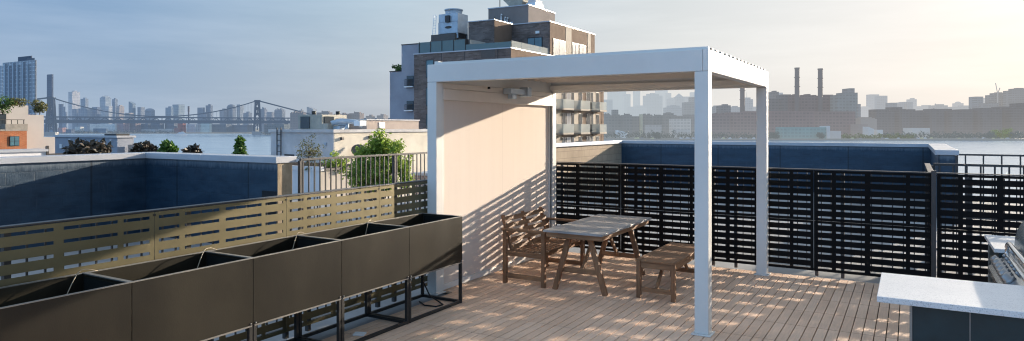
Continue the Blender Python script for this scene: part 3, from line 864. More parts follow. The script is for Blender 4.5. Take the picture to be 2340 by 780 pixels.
# ================================================================== FOLIAGE
def leaves(mb, c, rad, n, size, r, flat=.0, fill=.55):
    c = Vector(c)
    for _ in range(n):
        while True:
            u = Vector((r.uniform(-1, 1), r.uniform(-1, 1), r.uniform(-1, 1)))
            if u.length <= 1: break
        u = u.normalized() * (u.length ** fill)
        p = c + Vector((u.x * rad[0], u.y * rad[1], u.z * rad[2]))
        nrm = (u + Vector((r.uniform(-1, 1), r.uniform(-1, 1), r.uniform(-.4, 1.2)))).normalized()
        t = nrm.cross(Vector((r.uniform(-1, 1), r.uniform(-1, 1), r.uniform(-1, 1)))).normalized()
        b = nrm.cross(t)
        s = size * r.uniform(.6, 1.3)
        q = p + t * s; e = p + t * s * .5
        mb.add([p, e + b * s * .28 + nrm * s * .06, q, e - b * s * .28 + nrm * s * .06], [(0, 1, 2), (0, 2, 3)])
def tree(name, base, crown_c, rad, nclump, nleaf, size, mat, label, cat, seed, group=None, clump=.38, trunk_r=.03, shape='round'):
    r = random.Random(seed)
    root = empty(name, base, label, cat, group)
    cr = MB(); tk = MB()
    bx_ = Vector(base); cc = Vector(crown_c)
    tops = bx_ + (cc - bx_) * .9
    tk.tube([bx_, bx_ + (tops - bx_) * .5 + Vector((r.uniform(-.05, .05), r.uniform(-.05, .05), 0)), tops], [trunk_r, trunk_r * .7, trunk_r * .25], 8)
    for k in range(nclump):
        for _ in range(50):
            u = Vector((r.uniform(-1, 1), r.uniform(-1, 1), r.uniform(-1, 1)))
            if u.length < 1: break
        if shape == 'cone':
            h = r.random() ** 1.3; a = r.uniform(0, 6.28); q = (1 - h) * r.uniform(.2, .85) + .04
            u = Vector((math.cos(a) * q, math.sin(a) * q, h * 2 - 1))
        p = cc + Vector((u.x * rad[0] * .82, u.y * rad[1] * .82, u.z * rad[2] * .85))
        cs = clump * r.uniform(.6, 1.25)
        if shape == 'cone': cs *= .55 + .5 * (1 - h)
        leaves(cr, p, (cs * rad[0], cs * rad[1], cs * rad[2] * .8), nleaf, size, r)
        st_ = bx_ + (tops - bx_) * min(1, max(.15, (p.z - bx_.z) / max(.01, tops.z - bx_.z) - .25))
        mid = (st_ + p) / 2 + Vector((0, 0, -.04 * rad[2]))
        tk.tube([st_, mid, p], [trunk_r * .45, trunk_r * .3, trunk_r * .1], 5, cap=False)
    tk.build('trunk', BARK, root); cr.build('crown', mat, root)
    return root

# ================================================================== NEIGHBOURING ROOFS (left)
def roof_block(name, boxes, mat, label, cat='building', coping=None):
    x0, x1, y0, y1, z0, z1 = boxes
    r = empty(name, ((x0+x1)/2, (y0+y1)/2, z0), label, cat)
    B(x0, x1, y0, y1, z0, z1).build('walls', mat, r)
    if coping:
        B(x0 - .06, x1 + .06, y0 - .06, y1 + .06, z1 + .002, z1 + coping).build('coping', COPING, r)
    return r
nr = roof_block('low_building', (-30, -12.7, 3, 15.5, -20, -.35), MEMBR, 'low neighbouring building below the left parapet, shrubs on its roof')
# planter bulkhead with white lip
n2 = roof_block('roof_bulkhead', (-22, -16.4, 15.9, 18.5, -20, .52), STUCCO_C, 'cream and lilac roof bulkhead carrying planted beds behind the railing')
B(-22.06, -16.34, 15.84, 15.98, .522, .66).build('coping', STUCCO_L, n2); B(-16.48, -16.34, 15.982, 18.56, .522, .60).build('coping', PANEL_D, n2)
B(-22, -16.4, 15.885, 15.897, -6, .52).build('front_panel', STUCCO_L, n2)
B(-21.9, -16.5, 16.0, 18.4, .521, .60).build('soil_bed', DARK_SHEET, n2)
tr_ = roof_block('terrace_roof', (-16.38, -9.6, 14.0, 19.6, -20, -1.3), MEMBR, 'low pale roof terrace beneath the bright green tree')
n3 = roof_block('brick_building', (-15.9, -9.6, 20.0, 26, -20, .16), BRICK_P, 'pinkish brick roof wall between the green tree and pergola post', coping=.09)
lou = MB()
for k in range(9): lou.box(-15.6 + 0, -14.7, 19.93, 19.985, -1.2 + k*.13, -1.2 + k*.13 + .08)
lou.build('louver_vent', GALV_L, n3)

# white building with ladder, door and plant on the roof
wb = empty('white_building', (-30, 31, -20), 'white stucco roof building with a wall ladder and dark door', 'building')
B(-32.8, -27.7, 27.8, 40, -20, 1.62).build('walls', STUCCO_W, wb)
B(-27.699, -27.69, 27.85, 39.9, -6, 1.60).build('side_wall', M('sunlit_side_render', (.74, .69, .59), .85, var=.08, nscale=.9, dirt=.25), wb)  # side of the white stucco, sunlit cream put into its colour
cpg = MB(); cpg.box(-32.9, -27.6, 27.7, 27.95, 1.622, 1.80); cpg.box(-27.85, -27.6, 27.951, 40, 1.622, 1.80); cpg.build('coping', STUCCO_W, wb)
d_ = B(-31.6, -30.8, 27.765, 27.797, -1.8, .35).build('door', FRAMEW, wb)
B(-31.52, -30.88, 27.745, 27.763, -1.7, -.2).build('door_panel', WINDOW, d_)
for (x, z) in ((-32.3, .75), (-28.4, .9)):
    B(x, x + .18, 27.74, 27.797, z, z + .16).build('wall_lamp', GALV, wb)
for y, z in ((28.3, 1.2), (30.6, 1.25), (31.3, 1.2)):
    B(-27.688, -27.55, y, y + .16, z, z + .16).build('wall_lamp', PANEL_D, wb)
lad = MB()
for x in (-32.05, -31.72): lad.bar((x, 27.62, -3), (x, 27.62, 1.9), .05, .05)
for k in range(14): lad.bar((-32.05, 27.62, -2.8 + k*.33), (-31.72, 27.62, -2.8 + k*.33), .035, .035)
tag(lad.build('wall_ladder', BLACK_RAIL), 'black steel ladder fixed up the white building wall', 'ladder')
up = empty('roof_house', (-31, 36, 1.6), 'pinkish stair house on the white building roof with square vent', 'building')
B(-34.6, -30.9, 34.0, 39.5, 1.62, 2.38).build('walls', STUCCO_P, up)
B(-34.7, -30.82, 33.92, 39.55, 2.382, 2.46).build('coping', STUCCO_W, up)
B(-30.898, -30.85, 35.2, 35.75, 1.85, 2.25).build('vent', GALV_L, up)
vp = MB(); vp.box(-32.55, -31.95, 32.4, 33.0, 1.80, 2.42); vp.box(-32.65, -31.85, 32.3, 33.1, 2.422, 2.50)
tag(vp.build('vent_stack', STUCCO_P), 'square capped vent stack on the white roof beside the stair house', 'vent')
ac = empty('roof_air_conditioner', (-32, 31, 1.6), 'beige rooftop cooling unit with two dark grilles', 'air conditioner')
bo = B(-34.0, -31.9, 31.0, 33.2, 1.66, 2.72).build('casing', HVACM, ac, bevel=.02)
B(-33.75, -32.95, 30.95, 30.997, 1.85, 2.6).build('grille', WINDOW, bo); B(-31.897, -31.85, 31.2, 32.0, 1.85, 2.6).build('grille', WINDOW, bo)
for x, y in ((-32.9, 31.3), (-32.1, 32.6)):
    MB().lathe(x, y, [(.14, 2.725), (.14, 2.95)], 12).build('exhaust', RUBBER, ac)
B(-34.2, -31.6, 30.9, 33.4, 1.621, 1.658).build('dunnage', CONC, ac)
co = empty('roof_condenser', (-30, 31, 1.6), 'cluster of small silver condensers and ducts on the white roof', 'air conditioner')
B(-31.5, -31.0, 30.6, 31.1, 1.64, 2.15).build('casing', HVACM, co, bevel=.015)
B(-30.95, -30.4, 31.0, 31.7, 1.64, 2.0).build('casing', GALV, co, bevel=.015)
MB().tube([(-30.9, 30.8, 2.15), (-30.5, 31.2, 2.32), (-29.9, 31.8, 2.26), (-29.5, 32.1, 2.05)], .16, 12).build('duct', GALV, co)
MB().tube([(-31.0, 31.4, 2.05), (-30.3, 31.6, 2.05), (-30.0, 31.2, 1.8)], .13, 12).build('duct', GALV, co)
B(-29.6, -29.1, 31.4, 32.0, 2.0, 2.33).build('hood', GALV_L, co, bevel=.02)
sd = empty('satellite_dish', (-27.45, 29.4, .3), 'grey satellite dish on the sunlit cream wall', 'dish')
dm = MB(); dm.sm = True
ctr = Vector((-27.25, 29.3, .55)); ax = Vector((.55, -.55, .62)).normalized(); t1 = ax.cross(Vector((0, 0, 1))).normalized(); t2 = ax.cross(t1)
vs = []; fs = []
for i in range(5):
    rr = .42 * i / 4
    for k in range(16):
        a = k * math.pi / 8
        vs.append(ctr + rr * (math.cos(a) * t1 + math.sin(a) * t2) + ax * (rr * rr * .6))
for i in range(4):
    for k in range(16):
        fs.append((i*16+k, i*16+(k+1) % 16, (i+1)*16+(k+1) % 16, (i+1)*16+k))
dm.add(vs, fs); dm.build('reflector', PANEL_D, sd)
MB().tube([(-27.69, 29.4, .2), (-27.3, 29.4, .2), (-27.27, 29.32, .5)], .03, 8).build('arm', BLACK_RAIL, sd)

# blue-grey low building with dark door
gb = empty('grey_roof_building', (-49, 28, -20), 'low blue-grey roof building with dark doorway across the roofs', 'building')
B(-53.0, -45.2, 25.8, 26.9, -20, 1.22).build('walls', STUCCO_G, gb)
B(-53.1, -45.1, 25.7, 27.0, 1.222, 1.36).build('coping', COPING, gb)
B(-46.9, -45.5, 25.9, 26.8, 1.362, 1.48).build('roof_curb', FRAMEW, gb)
B(-51.6, -50.9, 25.74, 25.797, -1.2, .58).build('door', WINDOW, gb)
B(-52.3, -52.0, 25.74, 25.797, .42, .72).build('wall_sign_plate', GALV_L, gb)
for x in (-51.0, -45.9): B(x, x + .12, 25.70, 25.797, .95, 1.1).build('wall_lamp', GALV_L, gb)
tb2 = roof_block('roof_bulkhead', (-45.0, -43.9, 26.4, 26.9, -20, .75), STUCCO_P, 'small tan bulkhead at the right end of the blue-grey building')
# pale roof curb in front of it
rc = empty('roof_curb_wall', (-27, 11, -1), 'pale blue-white roof upstand at the left edge above the parapet', 'wall')
B(-26.9, -26.3, 7.0, 12.5, -.35, 1.08).build('wall', STUCCO_L, rc); B(-26.95, -26.22, 6.9, 12.55, 1.082, 1.17).build('coping', COPING, rc)
rr_ = MB()
for y in (10.6, 12.5, 13.5): rr_.box(-26.33, -26.25, y, y + .08, -.35, 1.28)
rr_.box(-26.31, -26.27, 12.58, 13.5, .95, 1.0); rr_.box(-26.31, -26.27, 12.58, 13.5, .45, .5)
tag(rr_.build('roof_guard_rail', BLACK_RAIL), 'short black roof guard rail left of the blue-grey building', 'railing')

# cream and brick building at the left edge
cb_ = empty('stepped_building', (-75, 30, -20), 'stepped cream building with orange brick front at the left edge', 'building')
CREAM = M('cream_render_left', (.52, .49, .47), .85, var=.05, nscale=.5, dirt=.15)
B(-86, -70, 26.5, 31.8, -20, 3.90).build('walls', CREAM, cb_)
B(-86, -70, 31.801, 33.1, -20, 3.05).build('walls', CREAM, cb_)
B(-86, -70, 33.101, 34.2, -20, .96).build('walls', CREAM, cb_)
B(-80, -70.5, 26.0, 30.25, 3.902, 4.0).build('roof_slab', CONC, cb_)
br = B(-69.99, -68.5, 24, 31.0, -20, 1.58).build('brick_front', BRICK_O, cb_)
B(-69.98, -68.45, 29.3, 31.05, 1.582, 2.2).build('concrete_band', CONC, cb_)
B(-69.98, -68.45, 24, 29.25, 1.582, 1.72).build('concrete_band', CONC, cb_)
wi = B(-68.497, -68.44, 29.62, 30.38, .25, 1.12).build('window', FRAMEW, cb_)
wp = MB()
for (a, b) in ((29.66, 29.98), (30.02, 30.34)):
    for (c, e) in ((.29, .66), (.70, 1.08)): wp.box(-68.438, -68.42, a, b, c, e)
wp.build('pane', WIN_B, wi)
B(-70.0, -69.7, 26, 29.9, 2.2, 3.1).build('recess', WINDOW, cb_)
rl = MB(); rl.box(-68.9, -68.85, 26, 31.0, 2.55, 2.6)
for k in range(11): rl.box(-68.9, -68.85, 26 + k*.49, 26.05 + k*.49, 2.2, 2.55)
rl.build('roof_rail', BLACK_RAIL, cb_)

# plants on those roofs
def T(name, px, t, py0, py1, w_px, mat, label, cat, seed, shape='round', base_z=-.35, nclump=26, nleaf=55, size=.09, clump=.34, group=None):
    x, y = at(px, t); z1 = hz(py0, t); z0 = hz(py1, t)
    rw = w_px * t / F / 2
    tree(name, (x, y, base_z), (x, y, (z0 + z1) / 2), (rw, rw, (z1 - z0) / 2), nclump, nleaf, size, mat, label, cat, seed, group, clump=clump, trunk_r=max(.02, rw*.05), shape=shape)
def blob_tree(px_base, t, base_z, blobs, mat, label, seed, leaf, dens):
    r = random.Random(seed)
    bx_ = Vector((*at(px_base, t), base_z))
    root = empty('tree', tuple(bx_), label, 'tree')
    cr = MB(); tk = MB()
    k = t / F
    fork = bx_ + Vector((.03, 0, .8))
    tk.tube([bx_, bx_ + Vector((.04, .02, .4)), fork], [.06, .05, .04], 8)
    for (px, py, wp, hp) in blobs:
        c = Vector((*at(px, t + r.uniform(-.5, .5)), hz(py, t)))
        end = c + Vector((0, 0, hp * k * .35))
        m1 = fork.lerp(c, .5) + Vector((r.uniform(-.1, .1), r.uniform(-.1, .1), -.1))
        tk.tube([fork, m1, c, end], [.032, .022, .014, .004], 6, cap=False)
        n = int(dens * wp * hp / 100)
        for q in range(n):
            while True:
                u = Vector((r.uniform(-1, 1), r.uniform(-1, 1), r.uniform(-1, 1)))
                if u.length < 1: break
            p = c + Vector((u.x * wp * k * .5, u.y * wp * k * .5, u.z * hp * k * .5))
            tk.tube([c.lerp(p, .2), p], [.007, .003], 4, cap=False)
            leaves(cr, p, (.13, .13, .10), 15, leaf, r)
    tk.build('trunk', BARK, root); cr.build('crown', mat, root)
    return root
blob_tree(868, 20, -1.3, [(868, 318, 34, 44), (858, 335, 50, 40), (845, 352, 66, 40), (884, 345, 54, 46), (905, 340, 36, 36), (832, 385, 60, 44), (868, 385, 80, 60), (900, 378, 48, 50), (850, 420, 90, 46), (890, 420, 60, 46), (808, 398, 40, 24), (822, 420, 40, 34), (925, 405, 28, 60)],
          LEAF_B, 'bright green sunlit tree behind the black railing', 3, .10, 1.9)
T('sapling', 929, 20.5, 345, 420, 40, LEAF_B, 'small light green sapling between the big tree and pergola', 'tree', 31, base_z=-1.3, nclump=16, nleaf=30, size=.09, clump=.36)
T('shrub', 706, 22.5, 306, 395, 74, LEAF_O, 'sparse olive twiggy shrub in front of the white building', 'shrub', 4, base_z=.55, nclump=34, nleaf=16, size=.075, clump=.28)
T('shrub', 768, 22.8, 345, 402, 64, LEAF_B, 'low bright green shrub growing on the cream bulkhead', 'shrub', 5, base_z=.55, nclump=26, nleaf=40, size=.085, clump=.34)
T('shrub', 712, 22.3, 376, 392, 26, LEAF_M, 'tiny green clump on the white planter lip', 'shrub', 51, base_z=.55, nclump=8, nleaf=26, size=.05, clump=.5)
T('shrub', 205, 20, 324, 372, 96, LEAF_R, 'wide dark shrub in front of the blue-grey building', 'shrub', 6, nclump=40, nleaf=34, size=.19, clump=.30)
T('shrub', 330, 18, 325, 370, 60, LEAF_R, 'dark reddish shrub left of the round green tree', 'shrub', 7, nclump=30, nleaf=30, size=.15, clump=.3)
T('tree', 384, 18, 316, 372, 40, LEAF_M, 'rounded mid-green small tree above the left parapet', 'tree', 8, nclump=34, nleaf=52, size=.095, clump=.34)
T('shrub', 438, 17, 335, 362, 36, LEAF_R, 'small dark shrub right of the round green tree', 'shrub', 9, nclump=18, nleaf=28, size=.12, clump=.3)
T('conifer', 548, 19, 315, 378, 40, LEAF_M, 'cone-shaped green conifer standing before the river', 'tree', 10, shape='cone', nclump=52, nleaf=40, size=.095, clump=.55)
T('tree', 90, 60, 226, 262, 32, LEAF_O, 'feathery roof tree right of the cream building top', 'tree', 11, base_z=3.0, nclump=22, nleaf=40, size=.16, clump=.36)
T('shrub', 42, 60, 224, 246, 50, LEAF_O, 'olive roof planting on top of the cream building', 'shrub', 12, base_z=3.9, nclump=22, nleaf=40, size=.16, clump=.4)
T('shrub', 6, 59, 220, 264, 50, LEAF_M, 'dense green roof hedge at the left picture edge', 'shrub', 13, base_z=3.0, nclump=24, nleaf=40, size=.16, clump=.4)

# ================================================================== BIG BRICK BUILDING
bb = empty('brick_apartment_building', (-42, 70, -20), 'brown brick apartment block with balconies and roof terraces behind the pergola', 'building')
XE, YS = -35.4, 60.4
main = B(-47.9, XE, YS, 85, -20, 10.0).build('main_block', BRICK_D, bb)
SIDE = M('sunlit_taupe_brick', (.205, .15, .115), .85, var=.1, nscale=1.0, dirt=.1, bmp=.3, bscale=14)  # brick for the east faces, sunlit warmth put into its colour
B(XE + .001, XE + .03, YS + .02, 84.98, -20, 9.98).build('sunlit_side_skin', SIDE, bb)
mc = MB(); mc.box(-47.98, XE + .08, YS - .08, YS + .25, 10.002, 10.12); mc.box(XE - .2, XE + .08, YS + .252, 85.05, 10.002, 10.12)
mc.build('coping', COPING, bb)
B(-51.0, -47.901, 62, 80, -20, 11.4).build('stucco_wing', STUCCO_G, bb); B(-51.05, -47.85, 61.94, 80, 11.402, 11.5).build('coping', FRAMEW, bb)
B(-53.0, -51.001, 62.3, 78, -20, 8.4).build('stucco_wing', STUCCO_G, bb); B(-53.05, -51.01, 62.24, 78, 8.402, 8.5).build('coping', FRAMEW, bb)
jt = MB()
for z in (2.2, ): jt.box(-50.98, -47.95, 61.985, 61.998, z - 3.2, z - 3.15)
jt.build('wall_joint', FRAMEW, bb)
# stucco wing windows with grilles: three, at px 938
for (p0, p1) in ((172, 196), (230, 251), (288, 306)):
    t_ = 77.5
    z1_, z0_ = hz(p0, t_), hz(p1, t_)
    wd = B(-50.2, -49.2, 61.93, 61.997, z0_, z1_).build('window', WINDOW, bb)
    g = MB()
    g.box(-50.25, -49.15, 61.62, 61.66, z1_ - .45, z1_ - .40); g.box(-50.25, -49.15, 61.62, 61.66, z0_, z0_ + .05)
    for k in range(9): g.box(-50.25 + k*.134, -50.22 + k*.134, 61.62, 61.65, z0_ + .05, z1_ - .46)
    g.build('grille', BLACK_RAIL, wd)
    B(-50.35, -49.05, 61.6, 61.99, z0_ - .14, z0_ - .02).build('sill', GALV_L, wd)
# penthouse masses
B(-40.4, XE, 69.2, 82, 10.121, 13.88).build('penthouse', BRICK_D, bb)
B(XE + .001, XE + .03, 69.22, 81.98, 10.121, 13.87).build('sunlit_side_skin', SIDE, bb)
mc = MB(); mc.box(-40.5, XE + .08, 69.1, 69.4, 13.882, 13.99); mc.box(XE - .2, XE + .08, 69.402, 82.1, 13.882, 13.99); mc.build('coping', COPING, bb)
B(-43.9, -40.401, 65.3, 76, 10.0, 13.95).build('penthouse', BRICK_D, bb)
mc = MB(); mc.box(-44.0, -40.32, 65.2, 65.5, 13.952, 14.05); mc.box(-40.6, -40.32, 65.502, 76, 13.952, 14.05); mc.build('coping', COPING, bb)
B(-40.399, -40.37, 65.32, 69.18, 10.121, 13.94).build('sunlit_side_skin', SIDE, bb)
B(-47.9, -43.901, 63.5, 76, 10.0, 12.0).build('plant_room', PANEL_D, bb)
bh = B(-45.4, -39.7, 72, 79.1, 13.0, 16.6).build('roof_bulkhead', GREYBLK, bb)
mc = MB(); mc.box(-45.46, -39.64, 71.94, 72.2, 16.602, 16.72); mc.box(-39.9, -39.64, 72.202, 79.16, 16.602, 16.72); mc.build('coping', COPING, bb)
for k, px in enumerate((1137, 1149, 1156)):
    x = at(px, 82)[0]
    zt = (15.6, 15.2, 15.1)[k]
    MB().tube([(x - .6, 71.8, 14.0), (x - .6, 71.8, zt), (x - .5, 71.7, zt + .12), (x - .42, 71.66, zt)], .11, 8).build('vent_pipe', GALV_L, bh)
B(-43.7, -43.45, 71.93, 71.997, 14.2, 14.7).build('wall_box', FRAMEW, bh)
B(-42.4, -41.9, 71.93, 71.997, 14.4, 14.75).build('wall_box', GALV_L, bh)
MB().tube([(-39.5, 76.5, 13.99), (-39.5, 76.5, 14.9)], .12, 8).build('vent_pipe', FRAMEW, bb); B(-39.8, -39.2, 76.2, 76.8, 14.9, 15.1).build('vent_cap', GALV_L, bb)
MB().tube([(-43.2, 70, 14.0), (-43.2, 70, 15.2)], .06, 6).build('vent_pipe', FRAMEW, bb)
# roof gear on the bulkhead
hv = empty('roof_fan_unit', (-40.8, 75, 16.7), 'grey fan unit and ducts on the topmost bulkhead roof', 'air conditioner')
g = MB(); g.add([(-44.2, 73.5, 17.9), (-41.2, 73.5, 17.9), (-41.6, 73.5, 16.75), (-43.0, 73.5, 16.75), (-44.2, 75.5, 17.9), (-41.2, 75.5, 17.9), (-41.6, 75.5, 16.75), (-43.0, 75.5, 16.75)],
               [(0, 1, 2, 3), (7, 6, 5, 4), (0, 4, 5, 1), (1, 5, 6, 2), (2, 6, 7, 3), (3, 7, 4, 0)])
g.build('fan_cowl', HVACM, hv)
B(-41.1, -38.9 - .9, 74, 76, 16.73, 17.25).build('casing', GALV_L, hv); B(-41.0, -39.9, 74.2, 76, 17.255, 17.7).build('casing', STUCCO_L, hv)
MB().tube([(-43.9, 72.3, 16.7), (-43.9, 72.3, 19.4)], .05, 6).build('mast', FRAMEW, hv)
# windows: south face
def win_s(x0, x1, z0, z1, ysf, par, mat=WIN_B, mull=2):
    wf = B(x0, x1, ysf - .05, ysf - .003, z0, z1).build('window', FRAMEW, par)
    w_ = (x1 - x0 - .12) / mull
    m = MB()
    for k in range(mull): m.box(x0 + .06 + k*w_ + .04, x0 + .06 + (k+1)*w_ - .04, ysf - .075, ysf - .051, z0 + .1, z1 - .1)
    m.build('pane', mat, wf)
win_s(-38.3, -36.3, 10.3, 12.25, 69.2, bb)
win_s(-46.2, -45.1, 7.3, 9.35, YS, bb, WIN_B, 1)
win_s(-40.6, -38.9, 7.0, 9.05, YS, bb, WIN_B, 2)
for fl in range(3):
    win_s(-46.2, -45.1, 4.2 - 2.9*fl, 6.3 - 2.9*fl, YS, bb, WIN_B, 1)
B(-39.0, -37.2, YS - .04, YS - .003, 9.15, 9.98).build('metal_panel', PANEL_D, bb)
jt = MB()
for px in (1009, 1062): 
    a_, b_ = ray(px); x = YS * a_ / b_; jt.box(x - .04, x + .04, YS - .012, YS - .003, 8.0, 9.98)
a_, b_ = ray(1138); x = YS*a_/b_; jt.box(x - .04, x + .04, YS - .06, YS - .041, 8.0, 9.98)
jt.build('wall_joint', FRAMEW, bb)
B(-37.2, -36.7, 69.12, 69.197, 12.65, 12.95).build('wall_vent', GALV_L, bb)
# windows: sunlit east face (tall openings), helper
def win_e(y0, y1, z0, z1, mat, xf=XE + .03, mull=2):
    wf = B(xf + .002, xf + .05, y0, y1, z0, z1).build('window', FRAMEW, bb)
    w_ = (y1 - y0 - .1) / mull
    m = MB()
    for k in range(mull): m.box(xf + .051, xf + .07, y0 + .05 + k*w_ + .06, y0 + .05 + (k+1)*w_ - .06, z0 + .08, z1 - .08)
    m.build('pane', mat, wf)
def y_on_e(px, xf=XE):
    a_, b_ = ray(px); return xf * b_ / a_
win_e(y_on_e(1263), y_on_e(1291), 10.15, 12.1, WIN_L, mull=2)
win_e(y_on_e(1306), y_on_e(1320.5), 10.15, 12.2, WIN_L)
win_e(y_on_e(1322.5), y_on_e(1338), 10.15, 12.2, WIN_L)
for a, b in ((1292, 1305), (1342, 1349)):
    B(XE + .031, XE + .06, y_on_e(a), y_on_e(b), 10.13, 13.86).build('cream_panel', PANEL_C, bb)
BAL = [(64.3, 67.2), (70.3, 73.15), (75.1, 77.85), (80.9, 83.2)]
for fl in range(5):
    zf = 6.95 - 2.85 * fl
    for k, (a, b) in enumerate(BAL):
        win_e(a - 1.7, a - .35, zf + .05, zf + 2.35, WINDOW if k % 2 else WIN_L)
        win_e(a - .2, a + .55, zf + .05, zf + 2.35, WINDOW, mull=1)
        win_e(b - .9, b + .15, zf + .05, zf + 2.35, WINDOW, mull=2)
        B(XE + .031, XE + .055, a + .6, b - 1.0, zf - .4, zf + 2.44).build('cream_panel', PANEL_C, bb)
        if fl in (0, 4): continue
        ba = B(XE + .031, XE + 1.2, a, b, zf - .20, zf - .001).build('balcony', PANEL_C, bb)
        gg = MB(); gg.box(XE + 1.17, XE + 1.19, a + .02, b - .02, zf + .001, zf + 1.02); gg.box(XE + .05, XE + 1.168, a + .02, a + .04, zf + .001, zf + 1.02)
        gg.build('glass_guard', GLASS, ba)
        if (fl + k) % 2:
            B(XE + .4, XE + .8, a + .5, a + .9, zf + .002, zf + .45).build('balcony_chair', FRAMEW, ba)
for a, b in ((84.2, 84.9),):
    B(XE + .031, XE + .05, a, b, -20, 9.9).build('brick_pier', SIDE, bb)
# terrace glass
g = MB(); g.box(-47.5, -41.2, YS + .3, YS + .33, 10.0, 11.35); g.build('glass_guard', GLASS_T, bb)
g = MB(); g.box(-41.19, -35.55, YS + .3, YS + .33, 10.121, 10.75); g.build('glass_guard', GLASS_T, bb)
g = MB()
for y in (60.8, 62.9, 65.0, 67.1): g.box(-35.52, -35.49, y, y + 2.05, 10.121, 10.85)
g.build('glass_guard', GLASS, bb)
B(-40.7, -40.67, YS + .4, 63.9, 10.121, 11.3).build('glass_guard', GLASS, bb)
B(-47.2, -43.9, 62.6, 63.0, 11.4, 12.4).build('louver_screen', PANEL_D, bb)
for k in range(5):
    x = -47.4 + k * 1.55; B(x, x + .05, YS + .24, YS + .29, 10.121, 11.4).build('guard_post', FRAMEW, bb)
fu = empty('terrace_chair', (-43.2, 61.6, 10.12), 'pale terrace chairs behind the dark glass guard', 'chair')
B(-43.9, -42.9, 61.3, 61.9, 10.125, 10.75).build('seat', STUCCO_L, fu); B(-43.8, -43.0, 61.85, 61.98, 10.752, 11.2).build('backrest', STUCCO_L, fu)
x, y = at(907, 80.5)
tree('shrub', (x, y + .3, 8.45), (x, y + .3, 9.0), (.9, .6, .6), 10, 40, .22, LEAF_M, 'small green planting on the grey wing roof step', 'shrub', 77, clump=.4)

# cooling tower
ct = empty('cooling_tower', (-47.2, 67, 12.0), 'pale blue sheet-metal cooling tower with round fan ring on the roof', 'cooling tower')
cx0, cx1, cy0, cy1 = -48.7, -45.9, 66, 68.2
lg = MB()
for x in (cx0, cx1 - .2):
    for y in (cy0, cy1 - .2): lg.box(x, x + .2, y, y + .2, 10.0, 13.0)
lg.box(cx0, cx1, cy0, cy1, 12.0, 12.15)
lg.build('stand', GALV, ct)
B(cx0 + .05, cx1 - .05, cy0 + .1, cy1 - .1, 12.151, 12.95).build('intake_louver', FRAMEW, ct)
lo_ = B(cx0, cx1, cy0, cy1, 13.001, 14.35).build('casing', GALV, ct, bevel=.03)
uc = MB(); uc.box(cx0 + .04, cx1 + .0, cy0 + .04, cy1 - .0, 14.36, 15.35); uc.build('casing', GALV, ct, bevel=.03)
B(cx1 + .002, cx1 + .02, cy0 + .05, cy1 - .05, 13.05, 15.3).build('sunlit_side', GALV_L, ct)  # brighter skin on one casing side, sunlight put into its tone
MB().lathe((cx0+cx1)/2 + .1, (cy0+cy1)/2, [(1.0, 15.352), (1.02, 15.7), (1.12, 15.85), (1.12, 15.95)], 28).build('fan_ring', GALV, ct)
B(cx0 + 1.15, cx0 + 1.75, cy0 - .22, cy0 - .003, 14.3, 15.1).build('motor', FRAMEW, ct)
em = MB(); em.sm = False
em.add([(cx0 + 1.0 + .55*(1+math.cos(a))*.5*1.8, cy0 - .012, 13.72 + .16*math.sin(a)) for a in [k*math.pi/10 for k in range(20)]], [tuple(range(20))])
em.build('maker_badge', FRAMEW, ct)
la = MB()
for dx in (0, .45):
    la.bar((cx0 - .25 + dx, cy0 - .9, 12.0), (cx0 - .55 + dx*.8, cy0 - .1, 15.3), .06, .06)
for k in range(11):
    u = k / 10
    la.bar((cx0 - .25 - .3*u, cy0 - .9 + .8*u, 12.0 + 3.3*u), (cx0 + .2 - .39*u, cy0 - .9 + .8*u, 12.0 + 3.3*u), .04, .04)
la.build('ladder', GALV_L, ct)

# dark parasol on a lower terrace
ps = empty('parasol', (*at(1325, 52), -2), 'dark closed-top terrace parasol seen just above the parapet coping', 'parasol')
x, y = at(1325, 52)
MB().lathe(x, y, [(.05, -2), (.05, .7)], 8).build('pole', FRAMEW, ps)
MB().lathe(x, y, [(1.05, .52), (1.0, .60), (.5, .80), (.05, .88)], 8).build('canopy', RUBBER, ps)
tag(roof_block('terrace_roof', (x - 8, x + 12, y - 4, y + 2.5, -20, -2.0), MEMBR, 'lower roof terrace beneath the dark parasol'))

